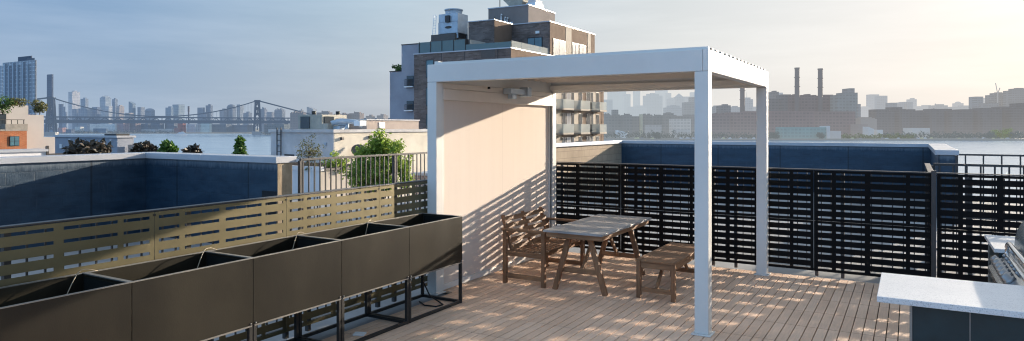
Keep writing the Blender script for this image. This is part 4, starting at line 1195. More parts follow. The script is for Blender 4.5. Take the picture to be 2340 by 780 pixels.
# ================================================================== TALL TOWER AT LEFT EDGE
def boxcorner(px0, pxm, px1, t):     # corner building aligned with the street grid: returns x0,x1,y0,y1
    am, bm_ = ray(pxm); xc, yc = am*t, bm_*t
    a0, b0 = ray(px0); x0 = yc * a0 / b0
    a1, b1 = ray(px1); y1 = xc * b1 / a1
    return x0, xc, yc, y1
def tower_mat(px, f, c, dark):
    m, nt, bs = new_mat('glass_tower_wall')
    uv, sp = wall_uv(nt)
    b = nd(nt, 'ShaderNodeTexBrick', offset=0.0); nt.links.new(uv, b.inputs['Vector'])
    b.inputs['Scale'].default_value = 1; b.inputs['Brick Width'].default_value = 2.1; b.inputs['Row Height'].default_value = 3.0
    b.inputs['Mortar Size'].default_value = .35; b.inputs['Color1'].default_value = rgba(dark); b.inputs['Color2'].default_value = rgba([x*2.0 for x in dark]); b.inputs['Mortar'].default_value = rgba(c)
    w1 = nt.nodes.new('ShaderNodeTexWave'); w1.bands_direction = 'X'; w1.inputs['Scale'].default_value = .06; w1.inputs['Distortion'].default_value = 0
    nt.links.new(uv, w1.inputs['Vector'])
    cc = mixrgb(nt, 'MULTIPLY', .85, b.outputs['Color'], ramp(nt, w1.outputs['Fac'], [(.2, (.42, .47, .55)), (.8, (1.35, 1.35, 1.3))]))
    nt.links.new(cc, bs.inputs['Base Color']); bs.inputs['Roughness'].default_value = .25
    e = nt.nodes.new('ShaderNodeEmission'); e.inputs[0].default_value = rgba(haze_col(px))  # distance haze painted into the tower wall as emission
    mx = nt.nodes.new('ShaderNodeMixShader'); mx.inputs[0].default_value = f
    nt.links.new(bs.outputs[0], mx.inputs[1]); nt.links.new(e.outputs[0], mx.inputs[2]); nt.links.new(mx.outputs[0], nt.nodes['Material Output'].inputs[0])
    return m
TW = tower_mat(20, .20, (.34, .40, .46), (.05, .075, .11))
TW_SUNLIT = tower_mat(20, .22, (.66, .60, .52), (.12, .14, .16))  # warm pale copy of the tower wall, sunlight put into its colour
t = 520
tw = empty('glass_tower', (*at(45, t), -20), 'tall blue glass residential tower at the far left with stepped top', 'tower')
x0, x1, y0, y1 = boxcorner(6, 79, 84, t)
B(x0, x1, y0, y1, -20, hz(137, t)).build('tower_block', TW, tw)
xa = boxcorner(21, 52, 60, t)
B(xa[0], xa[1], y0 + 2, y1, hz(137, t) + .1, hz(126, t)).build('crown_block', M('tower_crown', (.07, .09, .13), .6), tw)
xb = boxcorner(53, 72, 80, t)
B(xb[0] + .2, xb[1], y0 + 1, y1 - .5, hz(137, t) + .1, hz(132, t)).build('crown_block', M('tower_crown_low', (.12, .13, .16), .6), tw)
B(x1 + .05, x1 + .5, y0 + 1, y1 - 1, -20, hz(139, t)).build('sunlit_edge', TW_SUNLIT, tw)  # strip that paints the sunlit right edge of the tower
rb = MB()
for k, px in enumerate((14, 23, 33, 43, 55, 66)):
    a_, b_ = ray(px); x = y0*a_/b_; rb.box(x - .6, x + .6, y0 - 1.2, y0 - .05, -20, hz(140 + 6*(k % 2), t))
rb.build('bay_rib', M('tower_rib', (.36, .44, .52), .4), tw)
xs = boxcorner(-60, 5, 8, t + 60)
tag(B(xs[0], xs[1], xs[2], xs[3], -20, hz(150, t + 60)).build('glass_tower', TW), 'second glass tower half cut off by the left picture edge', 'tower')

# ================================================================== BRIDGE
HZB = lambda c, f: haze_mat(c, f, 350, win=0)
STEELB = HZB((.03, .045, .07), .34)
STEELC = HZB((.04, .06, .09), .38)
pL = Vector((*at(117, 1817), 0)); pR = Vector((*at(588, 2030), 0))
br = empty('suspension_bridge', ((pL.x+pR.x)/2, (pL.y+pR.y)/2, -22), 'grey-blue steel suspension bridge with two towers across the river', 'bridge')
d = (pR - pL).normalized(); n_ = Vector((-d.y, d.x, 0)); SP = (pR - pL).length
ZT, ZD0, ZD1 = 80, 12, 29
for p in (pL, pR):
    m = MB()
    for s in (-1, 1):
        for q in (-1, 1):
            m.bar(p + n_*s*17 + d*q*9 + Vector((0, 0, -12)), p + n_*s*12 + d*q*4.5 + Vector((0, 0, ZT - 4)), 4.4, 4.4, up=d)
        for z in (0, 16, 32, 48, 62):
            k1 = (z + 12) / 92
            m.bar(p + n_*s*(17-5*k1) + d*(9-4.5*k1) + Vector((0, 0, z)), p + n_*s*(17-5*k1) - d*(9-4.5*k1) + Vector((0, 0, z + 14)), 1.3, 1.3, up=n_)
            m.bar(p + n_*s*(17-5*k1) - d*(9-4.5*k1) + Vector((0, 0, z)), p + n_*s*(17-5*k1) + d*(9-4.5*k1) + Vector((0, 0, z + 14)), 1.3, 1.3, up=n_)
    for z in (40, 58, ZT - 6):
        m.bar(p - n_*13 + Vector((0, 0, z)), p + n_*13 + Vector((0, 0, z)), 9, 4, up=(0, 0, 1))
    for z0_ in (-6, 42):
        m.bar(p - n_*14 + Vector((0, 0, z0_)), p + n_*13 + Vector((0, 0, z0_ + 16)), 3, 2, up=d); m.bar(p + n_*14 + Vector((0, 0, z0_)), p - n_*13 + Vector((0, 0, z0_ + 16)), 3, 2, up=d)
    m.obox(p + Vector((0, 0, ZT - 1.5)), n_*14, d*8, (0, 0, 2.5))
    tt = m.build('tower', STEELB, br)
    MB().obox(p + Vector((0, 0, -17.2)), n_*26, d*13, (0, 0, 5)).build('pier', HZB((.25, .24, .22), .4), tt)
k0, k1 = -.42, 2.1
m = MB()
nseg = 84
for s in (-1, 1):
    a = pL + d*SP*k0 + n_*s*12; b = pL + d*SP*k1 + n_*s*12
    for z in (ZD0 + 1, ZD1 - 1, ZD0 + 7): m.bar(a + Vector((0, 0, z)), b + Vector((0, 0, z)), 2.6, 3.4)
    for i in range(nseg):
        u0, u1 = i/nseg, (i+1)/nseg
        q0, q1 = a.lerp(b, u0), a.lerp(b, u1)
        m.bar(q0 + Vector((0, 0, ZD0 + 1 if i % 2 else ZD1 - 1)), q1 + Vector((0, 0, ZD1 - 1 if i % 2 else ZD0 + 1)), 1.7, 1.7)
        m.bar(q0 + Vector((0, 0, ZD0)), q0 + Vector((0, 0, ZD1)), .9, .9)
m.obox((pL + d*SP*(k0+k1)/2) + Vector((0, 0, ZD0 + 3)), d*SP*(k1-k0)/2, n_*11, (0, 0, 3.6))
m.build('deck_truss', STEELC, br)
def cable_pt(u, s):                  # u in spans from the left tower
    if 0 <= u <= 1: z = (ZD1 + 2) + (ZT - ZD1 - 2) * (2*u - 1)**2
    elif u < 0: z = ZT + (ZT - ZD1) * (u / .62)
    else: z = ZT - (ZT - ZD1) * ((u - 1) / .38)
    return pL + d*SP*u + n_*s*12 + Vector((0, 0, z))
m = MB()
for s in (-1, 1):
    m.tube([cable_pt(-.40 + i*.04, s) for i in range(11)], 1.5, 6); m.tube([cable_pt(i/30, s) for i in range(31)], 1.5, 6); m.tube([cable_pt(1 + i*.038, s) for i in range(11)], 1.5, 6)
m.build('main_cable', STEELC, br)
m = MB()
for i in range(1, 60):
    for s in (-1, 1):
        q = cable_pt(i/60, s)
        if q.z - ZD1 > 3: m.bar(q, Vector((q.x, q.y, ZD1)), .30, .30)
m.build('hanger', HZB((.2, .22, .25), .6), br)
for u in (-.3, 1.16, 1.36, 1.56, 1.76, 1.96):
    c = pL + d*SP*u
    mm = MB()
    for s in (-1, 1): mm.obox(c + n_*s*9 + Vector((0, 0, -4)), n_*2.2, d*4, (0, 0, 16))
    mm.obox(c + Vector((0, 0, 8)), n_*11, d*3, (0, 0, 2.4)); mm.build('approach_pier', STEELC, br)

# ================================================================== FAR BUILDINGS
ZB = -19.5
def far(name, px0, px1, py0, t, c, f, label, cat='building', split=.65, win=.6, wx=3.6, wz=3.6, top='flat', pyb=None, group=None, depth=30):
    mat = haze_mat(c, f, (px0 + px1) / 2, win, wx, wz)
    zt = hz(py0, t)
    m = MB()
    if px1 < 1370:
        if split >= 1: split = .97
        x0, x1, y0, y1 = boxcorner(px0, px0 + (px1 - px0) * split, px1, t)
        y1 = min(max(y1, y0 + 4), y0 + 260)
        m.box(x0, x1, y0, y1, ZB, zt)
        cxx, cyy, ww, dd = (x0+x1)/2, (y0+y1)/2, (x1-x0), (y1-y0)
        ex, ey = Vector((1, 0, 0)), Vector((0, 1, 0))
    else:
        pc = Vector((*at((px0+px1)/2, t), 0)); vd = Vector((pc.x, pc.y, 0)).normalized(); ex = Vector((vd.y, -vd.x, 0)); ey = vd
        ex = Vector((CT, ST, 0)); ey = Vector((-ST, CT, 0))
        ww = (px1 - px0) * t / F; dd = depth
        c0 = pc + ey * dd/2
        m.obox(c0 + Vector((0, 0, (ZB+zt)/2)), ex*ww/2, ey*dd/2, (0, 0, (zt-ZB)/2))
        cxx, cyy = c0.x, c0.y
    C0 = Vector((cxx, cyy, 0))
    hpx = t / F
    if top in ('gear', 'tank'):
        m.obox(C0 + ex*ww*.12 + Vector((0, 0, zt + 1.4*hpx)), ex*ww*.22, ey*dd*.25, (0, 0, 1.4*hpx))
        if top == 'tank':
            q = C0 - ex*ww*.2
            m.lathe(q.x, q.y, [(1.4*hpx, zt), (1.4*hpx, zt + 3.4*hpx), (.1, zt + 4.8*hpx)], 10)
    elif top == 'step':
        m.obox(C0 + Vector((0, 0, zt + 2.2*hpx)), ex*ww*.33, ey*dd*.33, (0, 0, 2.2*hpx))
        m.obox(C0 + Vector((0, 0, zt + 5.2*hpx)), ex*ww*.14, ey*dd*.2, (0, 0, 1*hpx))
    elif top == 'dome':
        prof = [(ww*.46*math.cos(a), zt + ww*.28*math.sin(a)) for a in (0, .4, .8, 1.2, 1.5)]
        m.lathe(cxx, cyy, prof, 16)
    elif top == 'point':
        hh = 9*hpx; b_ = [C0 + ex*ww*.42*i + ey*dd*.45*j + Vector((0, 0, zt)) for i, j in ((-1,-1),(1,-1),(1,1),(-1,1))]
        m.add(b_ + [C0 + Vector((0, 0, zt + hh))], [(0,1,4),(1,2,4),(2,3,4),(3,0,4)])
    elif top == 'slope':
        b_ = [C0 + ex*ww*.5*i + ey*dd*.5*j + Vector((0, 0, zt)) for i, j in ((-1,-1),(1,-1),(1,1),(-1,1))]
        u_ = [b_[0] + Vector((0,0,5*hpx)), b_[3] + Vector((0,0,5*hpx))]
        m.add(b_ + u_, [(0,1,4),(1,2,5,4),(2,3,5),(3,0,4,5)])
    elif top == 'spire':
        m.obox(C0 + Vector((0, 0, zt + 2*hpx)), ex*ww*.3, ey*dd*.3, (0, 0, 2*hpx)); m.lathe(cxx, cyy, [(.5*hpx, zt + 4*hpx), (.25*hpx, zt + 16*hpx)], 6)
    elif top == 'crown':
        for k in range(5):
            m.obox(C0 + ex*ww*(-.42 + .21*k) + Vector((0, 0, zt + (1 + (k % 2)*1.1)*hpx)), ex*ww*.06, ey*dd*.3, (0, 0, (1 + (k % 2)*1.1)*hpx))
    o = m.build(name, mat)
    return tag(o, label, cat, group)

BL = (.20, .24, .30); DK = (.11, .13, .17); LT = (.48, .49, .50); WM = (.36, .31, .28); RD = (.34, .16, .12); GN = (.22, .27, .27)
left = [
 ('skyscraper', 107, 122, 170, 2700, (.075,.095,.14), .30, 'tall dark slender skyscraper directly behind the left bridge tower', .75, 'step0'),
 ('skyscraper', 134, 145, 238, 2900, DK, .42, 'narrow dark building just right of the left bridge tower', .8, 'flat'),
 ('office_tower', 142, 149, 244, 2880, BL, .45, 'thin mid-height tower touching the narrow dark one', .7, 'flat'),
 ('office_tower', 147, 153, 256, 2860, BL, .45, 'short thin block beside the three narrow left towers', .7, 'flat'),
 ('skyscraper', 156, 183, 210, 3100, (.50,.50,.52), .50, 'broad pale slab tower with little roof cap, tallest after the slender one', .33, 'gear'),
 ('office_tower', 165, 179, 249, 2800, BL, .45, 'low blue block at the foot of the pale slab tower', .7, 'flat'),
 ('skyscraper', 184, 202, 226, 3000, (.26,.30,.36), .45, 'grey stepped tower right of the pale slab tower', .6, 'gear'),
 ('office_tower', 179, 211, 248, 2750, BL, .45, 'wide low blue block below the grey stepped tower', .6, 'flat'),
 ('office_tower', 210, 230, 245, 2800, (.18,.22,.30), .42, 'blue-grey block with peaked roof between two tower groups', .6, 'point0'),
 ('skyscraper', 228, 254, 223, 3100, (.32,.38,.44), .48, 'broad glassy tower with curved shoulders left of the rounded one', .5, 'crown'),
 ('office_tower', 240, 257, 243, 2800, LT, .50, 'pale lower block in front of the broad glassy tower', .5, 'flat'),
 ('skyscraper', 256, 269, 227, 3000, BL, .45, 'slim tower immediately right of the broad glassy tower', .5, 'gear'),
 ('office_tower', 265, 284, 243, 2900, WM, .50, 'warm grey block descending right of the slim tower', .4, 'gear'),
 ('office_tower', 285, 306, 258, 2700, WM, .48, 'low mauve block left of the sloped-top tower', .5, 'flat'),
 ('skyscraper', 294, 310, 237, 2900, (.20,.26,.32), .45, 'isolated tower with sloping top left of the round-topped one', .55, 'slope'),
 ('skyscraper', 314, 331, 245, 2900, (.24,.27,.32), .46, 'round-topped tower with one bright side', .45, 'dome0'),
 ('office_tower', 331, 354, 254, 2800, (.20,.24,.30), .46, 'lower domed building right of the round-topped tower', .6, 'dome'),
 ('office_tower', 378, 396, 246, 2800, (.20,.26,.33), .46, 'blue-grey building attached left of the big square block', .7, 'gear'),
 ('office_block', 394, 422, 239, 2850, (.24,.30,.35), .48, 'big square glass block left of the thin chimney', .5, 'flat'),
 ('office_tower', 451, 468, 246, 2750, (.15,.18,.24), .45, 'square dark block right of the thin chimney', .8, 'flat'),
 ('office_tower', 470, 486, 241, 2750, (.16,.19,.25), .45, 'slightly taller dark block with stepped top near mid-river', .7, 'gear'),
 ('office_tower', 466, 474, 256, 2740, (.18,.20,.26), .46, 'small infill block between the two dark square blocks', .7, 'flat'),
 ('office_block', 502, 519, 251, 2700, (.24,.24,.28), .48, 'low grey block left of the bridge right tower group', .6, 'gear'),
 ('office_tower', 518, 540, 244, 2700, (.15,.18,.23), .45, 'domed dark tower left of the flat-roofed grey tower', .6, 'dome'),
 ('office_tower', 541, 557, 239, 2750, (.26,.29,.33), .47, 'flat-roofed grey tower left of the bridge right tower', .5, 'flat'),
 ('office_block', 556, 576, 258, 2650, (.16,.19,.24), .45, 'low dark block just left of the bridge right tower', .6, 'gear'),
 ('office_block', 594, 611, 249, 2650, (.17,.19,.24), .46, 'dark block with mast just right of the bridge right tower', .6, 'tank'),
 ('office_block', 609, 629, 256, 2600, (.19,.21,.26), .46, 'low grey block under the descending bridge cable', .6, 'flat'),
 ('office_block', 627, 652, 252, 2550, (.15,.18,.23), .44, 'dark wide block under the bridge cable end', .7, 'crown'),
 ('apartment_block', 663, 700, 258, 1900, (.15,.13,.14), .38, 'long dark brick slab left of the rooftop cooling unit', .8, 'crown'),
 ('apartment_block', 701, 724, 249, 2100, (.26,.29,.33), .50, 'pale curved tower above the rooftop cooling unit', .6, 'slope'),
 ('apartment_block', 724, 760, 257, 1900, (.17,.14,.14), .38, 'brick slab with square stair tower behind the roof ducts', .8, 'tank'),
 ('apartment_block', 760, 800, 262, 1850, (.18,.14,.14), .38, 'low brick slab right of the roof ducts', .8, 'crown'),
 ('apartment_block', 798, 832, 259, 1850, (.20,.16,.15), .38, 'brick slab with corner towers above the pinkish stair house', .7, 'tank'),
 ('apartment_block', 684, 694, 252, 2150, (.34,.34,.35), .52, 'tiny pale block peeking over the long dark slab', .6, 'gear'),
 ('apartment_block', 836, 857, 265, 1900, (.26,.23,.22), .42, 'small brick block left of the last one before the grey wing', .6, 'gear'),
 ('apartment_block', 861, 887, 264, 1900, (.24,.21,.21), .42, 'small stepped brick block touching the grey stucco wing', .6, 'tank'),
]
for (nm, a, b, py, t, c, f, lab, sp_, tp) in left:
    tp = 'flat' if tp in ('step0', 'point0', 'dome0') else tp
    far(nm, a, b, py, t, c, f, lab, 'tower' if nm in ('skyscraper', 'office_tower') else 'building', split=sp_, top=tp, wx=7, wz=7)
x, y = at(431, 2600)
tag(MB().lathe(x, y, [(3.4, ZB), (2.6, hz(256, 2600)), (3.6, hz(255, 2600)), (3.4, hz(243, 2600))], 10).build('chimney', haze_mat((.10, .07, .07), .35, 430, win=0)), 'thin dark-topped chimney standing alone above the bridge deck', 'chimney')
# row of buildings on the far bank, under the deck
low = [
 ('warehouse', 132, 152, 292, 2350, (.36,.22,.20), .40, 'small reddish shed under the bridge by the left tower', .5),
 ('warehouse', 150, 171, 296, 2330, (.16,.19,.24), .42, 'dark low shed left of the pale one under the bridge', .6),
 ('warehouse', 171, 192, 290, 2420, (.60,.58,.52), .40, 'pale small building left of the wide white gridded one', .6),
 ('office_block', 205, 266, 284, 2450, (.62,.60,.56), .36, 'wide white building with window grid on the far bank', .95),
 ('warehouse', 213, 246, 294, 2380, (.16,.22,.28), .42, 'dark arched shed in front of the white gridded building', .9),
 ('apartment_block', 268, 296, 280, 2450, (.34,.24,.24), .42, 'reddish apartment block right of the white gridded building', .5),
 ('apartment_block', 297, 322, 281, 2460, (.28,.22,.22), .44, 'second reddish apartment block with pale end wall', .5),
 ('apartment_block', 322, 345, 283, 2480, (.16,.19,.23), .46, 'dark block between the reddish flats and the warehouses', .7),
 ('apartment_block', 344, 375, 281, 2500, (.17,.20,.25), .46, 'long dark block behind the low pale warehouses', .7),
 ('apartment_block', 376, 407, 282, 2500, (.19,.21,.25), .46, 'dark block left of the red brick building', .7),
 ('warehouse', 318, 362, 296, 2440, (.40,.40,.40), .48, 'long low grey warehouse at the water under the bridge', .8),
 ('warehouse', 362, 399, 295, 2440, (.50,.46,.42), .46, 'pale warehouse with sunlit end at the water', .85),
 ('brick_building', 406, 425, 277, 2440, (.36,.14,.11), .34, 'red brick building under the bridge deck beside the dock', .6),
 ('brick_building', 398, 412, 292, 2430, (.34,.15,.12), .36, 'lower red brick wing with white chimney', .7),
 ('apartment_block', 426, 458, 284, 2480, (.40,.42,.46), .50, 'pale mottled buildings right of the red brick building', .6),
 ('office_block', 458, 484, 278, 2460, (.50,.56,.52), .42, 'pale green block with vertical windows under the bridge', .8),
 ('apartment_block', 484, 530, 284, 2480, (.15,.18,.22), .46, 'wide dark block right of the pale green one', .7),
 ('apartment_block', 530, 580, 286, 2480, (.17,.19,.23), .46, 'dark low block behind the bridge right tower', .7),
 ('apartment_block', 604, 668, 284, 1990, (.16,.20,.22), .44, 'dim wide block beneath the deck right of the bridge tower', .7),
 ('apartment_block', 100, 132, 284, 2450, (.22,.26,.32), .42, 'blue-grey block behind the left bridge tower legs', .7),
]
for (nm, a, b, py, t, c, f, lab, sp_) in low:
    far(nm, a, b, py, t, tuple(x*(.8 if max(c) < .3 else 1.15) for x in c), f*.66, lab, 'building', split=sp_, wx=7, wz=5, win=.75)

right = [
 ('skyscraper', 1378, 1400, 228, 2600, (.30,.33,.36), .76, 'pale hazy tower right against the balcony edge', 'tower', 'flat'),
 ('skyscraper', 1390, 1431, 190, 3000, (.30,.33,.36), .84, 'widest pale hazy tower seen under the pergola beam', 'tower', 'flat'),
 ('skyscraper', 1429, 1441, 215, 2900, (.30,.33,.36), .82, 'pale step beside the widest hazy tower', 'tower', 'flat'),
 ('skyscraper', 1449, 1463, 188, 3200, (.28,.32,.36), .84, 'slender hazy tower standing alone under the pergola beam', 'tower', 'flat'),
 ('office_block', 1436, 1478, 244, 2600, (.30,.33,.36), .80, 'hazy low mass at the foot of the slender tower', 'building', 'gear'),
 ('skyscraper', 1472, 1514, 219, 2800, (.27,.30,.33), .78, 'broad stepped hazy block in the middle of the pergola opening', 'tower', 'step'),
 ('skyscraper', 1500, 1526, 190, 3200, (.32,.35,.38), .86, 'very pale tower rising behind the broad stepped block', 'tower', 'flat'),
 ('skyscraper', 1524, 1534, 213, 3000, (.30,.33,.36), .82, 'narrow pale shoulder right of the very pale tower', 'tower', 'flat'),
 ('office_block', 1527, 1542, 226, 2700, (.28,.31,.34), .78, 'hazy block left of the pyramid-roofed tower', 'building', 'gear'),
 ('skyscraper', 1543, 1564, 222, 2700, (.26,.29,.32), .76, 'hazy tower with pyramid roof under the pergola', 'tower', 'point'),
 ('office_block', 1560, 1578, 221, 2800, (.28,.31,.34), .78, 'flat hazy block right of the pyramid-roofed tower', 'building', 'flat'),
 ('skyscraper', 1580, 1596, 211, 3000, (.30,.33,.36), .84, 'pale tower half hidden by the front pergola post', 'tower', 'flat'),
 ('office_block', 1520, 1562, 246, 2300, (.24,.27,.30), .70, 'low hazy sloping mass behind the brick housing', 'building', 'step'),
 ('apartment_tower', 1565, 1600, 234, 1700, (.16,.17,.18), .55, 'darker slab tower left of the front pergola post', 'tower', 'flat'),
 ('apartment_tower', 1580, 1600, 222, 1750, (.15,.16,.17), .58, 'dark raised block on the slab tower beside the pergola post', 'tower', 'flat'),
 ('apartment_tower', 1401, 1413, 251, 1800, (.16,.15,.15), .46, 'small dark tower with a bright right edge above the housing', 'tower', 'flat'),
 ('apartment_block', 1382, 1396, 263, 1400, (.13,.115,.11), .46, 'brick housing block next to the balconies', 'building', 'crown'),
 ('apartment_block', 1396, 1424, 266, 1400, (.13,.11,.105), .45, 'brick housing block under the small dark tower', 'building', 'crown'),
 ('apartment_block', 1424, 1444, 263, 1390, (.135,.115,.11), .45, 'brick housing block with tall roof stack', 'building', 'tank'),
 ('apartment_block', 1444, 1468, 266, 1400, (.13,.11,.105), .46, 'brick housing block left of the cream strip', 'building', 'flat'),
 ('apartment_block', 1469, 1492, 264, 1390, (.125,.11,.105), .46, 'brick housing block right of the cream strip', 'building', 'crown'),
 ('apartment_block', 1492, 1516, 265, 1400, (.13,.11,.105), .46, 'brick housing block with a thin roof spike', 'building', 'tank'),
 ('apartment_block', 1516, 1546, 263, 1390, (.12,.11,.105), .47, 'brick housing block left of the pale hall', 'building', 'step'),
 ('apartment_block', 1545, 1600, 265, 1420, (.12,.115,.115), .48, 'brick housing block behind the pale hall', 'building', 'gear'),
 ('exhibition_hall', 1537, 1579, 272, 1330, (.40,.36,.33), .54, 'pale boxy hall low under the pergola opening', 'building', 'flat'),
 ('white_house', 1412, 1434, 303, 1260, (.66,.67,.68), .42, 'small white house on the far bank under the pergola', 'building', 'slope'),
 ('office_block', 1545, 1577, 296, 1290, (.28,.30,.32), .52, 'low pale-fronted block below the boxy hall', 'building', 'flat'),
 ('office_block', 1480, 1512, 286, 1320, (.22,.21,.22), .52, 'low grey rooftop block in front of the brick housing', 'building', 'flat'),
 ('office_block', 1628, 1646, 244, 1900, (.24,.24,.25), .62, 'hazy block just right of the front pergola post', 'building', 'gear'),
 ('office_block', 1645, 1670, 241, 1700, (.15,.14,.15), .50, 'dark flat block between the pergola posts', 'building', 'gear'),
 ('office_block', 1668, 1692, 245, 1900, (.28,.29,.31), .66, 'pale block left of the lone chimney', 'building', 'gear'),
 ('office_tower', 1699, 1721, 227, 2300, (.32,.33,.34), .68, 'hazy domed tower with antenna between the pergola posts', 'tower', 'spire'),
 ('office_block', 1720, 1734, 244, 2300, (.32,.33,.34), .72, 'small hazy block left of the rear pergola post', 'building', 'flat'),
 ('factory', 1630, 1668, 262, 1300, (.22,.125,.115), .48, 'left brick end of the long power station front', 'building', 'crown'),
 ('factory', 1668, 1760, 257, 1310, (.23,.125,.11), .48, 'long plain brick factory wall behind the rear pergola post', 'building', 'gear'),
 ('boiler_house', 1752, 1790, 226, 1380, (.125,.105,.105), .48, 'dark flat boiler house right of the rear pergola post', 'building', 'flat'),
 ('office_block', 1766, 1780, 210, 1500, (.14,.13,.13), .52, 'small block standing on the boiler house roofline', 'building', 'gear'),
 ('office_block', 1779, 1789, 212, 1900, (.36,.40,.42), .68, 'tiny pale glass block beside the roofline block', 'building', 'flat'),
 ('boiler_house', 1787, 1808, 216, 1370, (.125,.105,.105), .48, 'flat dark block left of the twin chimneys', 'building', 'flat'),
 ('power_station', 1806, 1870, 219, 1360, (.19,.115,.105), .46, 'brick power station hall beneath the left of twin chimneys', 'factory', 'crown'),
 ('power_station', 1868, 1916, 219, 1365, (.18,.11,.105), .46, 'brick power station hall beneath the right of twin chimneys', 'factory', 'gear'),
 ('office_block', 1913, 1960, 217, 1330, (.17,.195,.19), .50, 'greenish grey block at the right end of the power station', 'building', 'flat'),
 ('office_block', 1927, 1960, 212, 1340, (.16,.18,.18), .50, 'raised upper storey of the greenish grey block', 'building', 'flat'),
 ('office_block', 1941, 1953, 202, 1345, (.16,.17,.18), .52, 'square plant room on top of the greenish grey block', 'building', 'flat'),
 ('office_block', 1958, 1967, 238, 1330, (.18,.19,.20), .54, 'narrow lower wing right of the greenish grey block', 'building', 'flat'),
 ('factory', 1755, 1860, 254, 1280, (.24,.13,.115), .46, 'long brick turbine hall below the twin chimneys', 'building', 'flat'),
 ('factory', 1860, 1955, 255, 1285, (.235,.13,.115), .47, 'right half of the long brick turbine hall', 'building', 'flat'),
 ('office_tower', 1989, 2009, 216, 2500, (.30,.34,.36), .74, 'left of the two pale twin towers right of the power station', 'tower', 'flat'),
 ('office_tower', 2009, 2028, 219, 2400, (.26,.30,.32), .70, 'right of the two pale twin towers, slightly darker', 'tower', 'flat'),
 ('office_block', 1966, 1990, 246, 2300, (.30,.32,.34), .78, 'very hazy low mass left of the pale twin towers', 'building', 'gear'),
 ('office_block', 2037, 2050, 235, 1900, (.22,.23,.24), .62, 'grey stub block right of the pale twin towers', 'building', 'flat'),
 ('office_block', 2048, 2072, 237, 2100, (.28,.29,.30), .68, 'hazy block behind the housing row, left of the stepped one', 'building', 'gear'),
 ('office_block', 2066, 2086, 233, 2100, (.28,.29,.30), .68, 'hazy block left of the small pale capped tower', 'building', 'flat'),
 ('office_tower', 2082, 2095, 227, 2500, (.34,.35,.36), .74, 'small pale capped tower above the housing row', 'tower', 'gear'),
 ('office_block', 2100, 2136, 243, 2300, (.32,.32,.32), .76, 'very pale low mass in the gap above the housing row', 'building', 'gear'),
 ('office_block', 2135, 2166, 241, 2100, (.28,.28,.28), .70, 'hazy block with a roof knob in the centre of the row', 'building', 'tank'),
 ('office_tower', 2188, 2202, 236, 2500, (.34,.34,.34), .76, 'pale round-shouldered tower left of the dark upright block', 'tower', 'dome'),
 ('office_block', 2178, 2230, 244, 2200, (.30,.30,.30), .72, 'wide hazy mass behind the pale round-shouldered tower', 'building', 'gear'),
 ('apartment_tower', 2230, 2247, 221, 1900, (.22,.23,.24), .60, 'upright grey tower left of the crane', 'tower', 'flat'),
 ('office_block', 2246, 2268, 228, 2300, (.36,.36,.35), .76, 'pale building under construction beside the crane', 'building', 'crown'),
 ('apartment_block', 2255, 2282, 236, 1800, (.22,.21,.21), .60, 'low grey block at the foot of the crane', 'building', 'flat'),
 ('apartment_block', 2268, 2312, 217, 1900, (.20,.19,.19), .60, 'hillside block right of the crane', 'building', 'step'),
 ('apartment_block', 2310, 2365, 207, 1850, (.19,.18,.18), .58, 'tallest grey block cut by the right picture edge', 'building', 'step'),
]
hou = [(2003, 2031, 250), (2031, 2044, 256), (2042, 2062, 245), (2061, 2078, 252), (2077, 2092, 250), (2091, 2131, 255), (2130, 2140, 249), (2139, 2158, 252), (2157, 2176, 249), (2175, 2202, 254),
       (2200, 2222, 250), (2221, 2246, 252), (2245, 2264, 247), (2263, 2290, 250), (2289, 2312, 244), (2311, 2334, 248), (2332, 2375, 236)]
hlab = ['leftmost dark housing block of the right-hand row', 'low link block beside the leftmost housing block', 'taller dark housing block near the row left end', 'housing block below the small pale capped tower',
        'narrow housing block with roof tank left of centre', 'long even-topped housing block in the row', 'slim housing block with high stair tower', 'housing block right of the slim stair tower', 'stepped housing block in the middle of the row',
        'low wide housing block right of the middle', 'housing block below the pale round-shouldered tower', 'housing block left of the upright grey tower', 'raised housing block under the upright grey tower', 'housing block behind the yellow-green willow',
        'housing block right of the willow', 'even-topped housing block near the right edge', 'highest housing block at the right picture edge']
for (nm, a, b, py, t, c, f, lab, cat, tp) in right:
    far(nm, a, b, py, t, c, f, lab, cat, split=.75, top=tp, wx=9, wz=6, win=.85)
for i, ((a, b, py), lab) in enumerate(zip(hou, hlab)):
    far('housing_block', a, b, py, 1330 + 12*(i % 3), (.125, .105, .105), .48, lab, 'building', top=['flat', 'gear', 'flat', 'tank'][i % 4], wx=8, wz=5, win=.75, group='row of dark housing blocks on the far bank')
# chimneys
CH = haze_mat((.15, .11, .10), .46, 1850, win=0)
for (px, t, py0, wpx, lab) in ((1821.5, 1350, 155, 10.5, 'left of the twin banded power station chimneys'), (1874.5, 1355, 157, 10.5, 'right of the twin banded power station chimneys'), (1696.5, 1360, 185, 10.5, 'lone chimney seen between the two right pergola posts')):
    x, y = at(px, t); r0 = wpx*t/F/2; z1 = hz(py0, t)
    prof = [(r0*1.08, ZB), (r0, z1 - 42), (r0*.98, z1 - 3), (r0*1.12, z1 - 2.9), (r0*1.12, z1), (r0*.8, z1)]
    c = MB().lathe(x, y, prof, 20).build('chimney', CH); tag(c, lab, 'chimney', 'power station chimneys')
    for zz in (20, 38):
        MB().lathe(x, y, [(r0*1.02, z1 - zz), (r0*1.28, z1 - zz + .1), (r0*1.28, z1 - zz + 1.0), (r0*1.02, z1 - zz + 1.1)], 20).build('gallery', CH, c)
    ORG.clear() if False else None
# pale strip building in the housing
far('apartment_block', 1466.4, 1468.6, 261, 1375, (.75, .62, .42), .30, 'thin cream sunlit strip of wall among the brick housing', 'building', split=.5, win=0)
